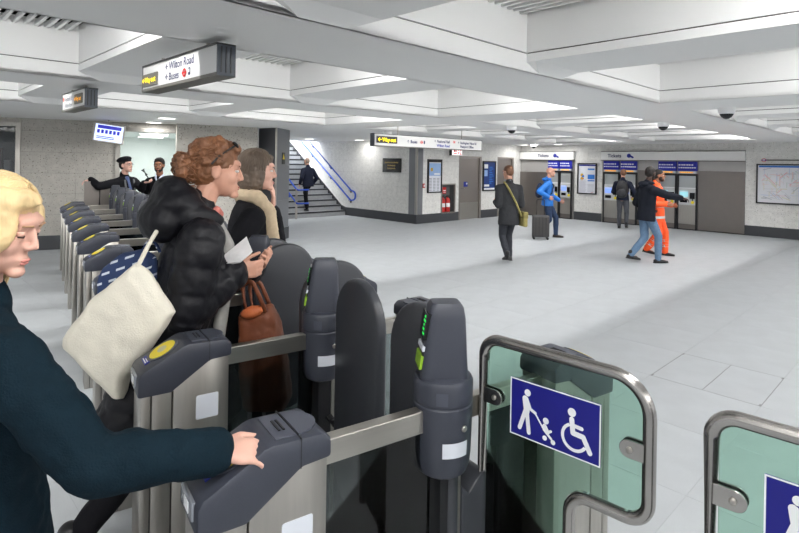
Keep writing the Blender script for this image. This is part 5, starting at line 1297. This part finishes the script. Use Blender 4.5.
# ring on her hand is left to the hand; tote bag
C_canvas = mat('cream_canvas', (234, 228, 212), .9, noise=(8, .06), bump=(160, .3))
t = thing('tote_bag', 'large cream canvas tote bag hanging from woman in puffer coat', 'bag', at(120, 400, 2.20))
def bagmesh(front, Yc, depth, bulge):
    """front: outline pixels at distance Yc; a pillow shape with real depth"""
    bm = NB(); n = len(front); pts = [at(x, y, Yc) for x, y in front]
    c = sum(pts, V())/n
    for k, (s, f) in enumerate(((-.5, .80), (-.32, .94), (0, 1.), (.32, .94), (.5, .80))):
        yield_pts = [c+(p-c)*f+V((.15, 1, 0)).normalized()*depth*s for p in pts]
        rows.append([bm.verts.new(p) for p in yield_pts])
    for k in range(len(rows)-1):
        for i in range(n): bm.faces.new((rows[k][i], rows[k][(i+1) % n], rows[k+1][(i+1) % n], rows[k+1][i]))
    for r_, sgn in ((rows[0], -1), (rows[-1], 1)):
        cc = bm.verts.new(sum((v.co for v in r_), V())/n+V((.15, 1, 0)).normalized()*depth*.12*sgn)
        for i in range(n): bm.faces.new((r_[i], r_[(i+1) % n], cc))
    return bm
def densify(poly, m=5):
    out = []
    for i in range(len(poly)):
        a_, b_ = poly[i], poly[(i+1) % len(poly)]
        for k in range(m): out.append((a_[0]+(b_[0]-a_[0])*k/m, a_[1]+(b_[1]-a_[1])*k/m))
    return out
rows = []
bm = bagmesh(densify([(136, 262), (146, 268), (160, 290), (176, 312), (150, 352), (127, 378), (124, 399), (118, 399), (100, 384), (64, 346), (66, 336), (96, 296)], 4), 2.20, .10, .03)
bmesh.ops.translate(bm, verts=bm.verts, vec=-t.location)
skinned('bag_body', bm, C_canvas, t, .008, 6, [(.10, .012), (.25, .03)])
bm = NB(); P_ = [at(138, 266, 2.19), at(148, 246, 2.24), at(158, 229, 2.32), at(166, 218, 2.42), at(166, 222, 2.55)]
for a_, b_ in zip(P_, P_[1:]): capsule(bm, a_-t.location, .010, b_-t.location, .010, 8)
skinned('strap', bm, C_canvas, t, .005, 1)
# navy patterned bag behind the tote
m_pat = bpy.data.materials.new('navy_dashes'); m_pat.use_nodes = True
nt = m_pat.node_tree; pb = nt.nodes['Principled BSDF']; pb.inputs['Roughness'].default_value = .8
tc = nt.nodes.new('ShaderNodeTexCoord'); mp = nt.nodes.new('ShaderNodeMapping'); mp.inputs['Rotation'].default_value = (R(90), R(20), 0); mp.inputs['Scale'].default_value = (1, 1, 1)
def mth(op, a_, b_=None):
    n_ = nt.nodes.new('ShaderNodeMath'); n_.operation = op
    for i_, q_ in enumerate((a_, b_)):
        if q_ is None: continue
        if isinstance(q_, (int, float)): n_.inputs[i_].default_value = q_
        else: nt.links.new(q_, n_.inputs[i_])
    return n_.outputs[0]
sx_ = nt.nodes.new('ShaderNodeSeparateXYZ'); nt.links.new(tc.outputs['Object'], sx_.inputs[0])
zz_ = mth('MULTIPLY', mth('SUBTRACT', sx_.outputs[2], mth('MULTIPLY', sx_.outputs[0], .35)), 26.)
row_ = mth('LESS_THAN', mth('FRACT', zz_), .26)
dash_ = mth('LESS_THAN', mth('FRACT', mth('ADD', mth('MULTIPLY', sx_.outputs[0], 15.), mth('MULTIPLY', mth('FLOOR', zz_), .5))), .55)
mxp = nt.nodes.new('ShaderNodeMix'); mxp.data_type = 'RGBA'; mxp.inputs[6].default_value = srgb(42, 60, 100); mxp.inputs[7].default_value = srgb(206, 212, 222)
nt.links.new(mth('MULTIPLY', row_, dash_), mxp.inputs[0]); nt.links.new(mxp.outputs[2], pb.inputs['Base Color'])
t = thing('patterned_bag', 'navy bag with white dashes tucked behind cream tote', 'bag', at(125, 285, 2.42))
rows = []
bm = bagmesh(densify([(100, 282), (106, 266), (124, 253), (142, 249), (154, 256), (158, 285), (140, 300), (100, 300)], 4), 2.40, .10, .03)
bmesh.ops.translate(bm, verts=bm.verts, vec=-t.location); skinned('bag_body', bm, m_pat, t, .008, 3, [(.08, .012)])
bm = NB(); tube(bm, fillet([at(140, 252, 2.40)-t.location, at(152, 236, 2.42)-t.location, at(160, 252, 2.44)-t.location], .05), .007, 8); obj('handle', bm, m_pat, t)
# brown leather bag
t = thing('leather_bag', 'brown leather handbag with looped handles behind the second gate rail', 'bag', at(265, 410, 2.66))
C_leath = mat('brown_leather', (128, 72, 46), .5, noise=(10, .15), bump=(60, .2))
rows = []
bm = bagmesh(densify([(240, 312), (252, 305), (272, 303), (278, 316), (286, 350), (292, 398), (284, 412), (246, 412), (240, 390)], 4), 2.66, .12, .03)
bmesh.ops.translate(bm, verts=bm.verts, vec=-t.location); skinned('bag_body', bm, C_leath, t, .008, 4, [(.08, .02)])
for dx, Y_ in ((0, 2.60), (7, 2.72)):
    bm = NB(); tube(bm, fillet([at(246+dx, 312, Y_)-t.location, at(242+dx, 284, Y_)-t.location, at(252+dx, 280, Y_)-t.location, at(266+dx, 312, Y_)-t.location], .05), .011, 8); obj('handle', bm, C_leath, t, smooth=180)
bm = NB(); ellipsoid(bm, at(252, 312, 2.60)-t.location, (.06, .03, .03), Matrix.Rotation(R(-15), 3, 'Y')); skinned('orange_lining', bm, mat('orange_leather', (206, 112, 66), .5, noise=(10, .1)), t, .007, 3)
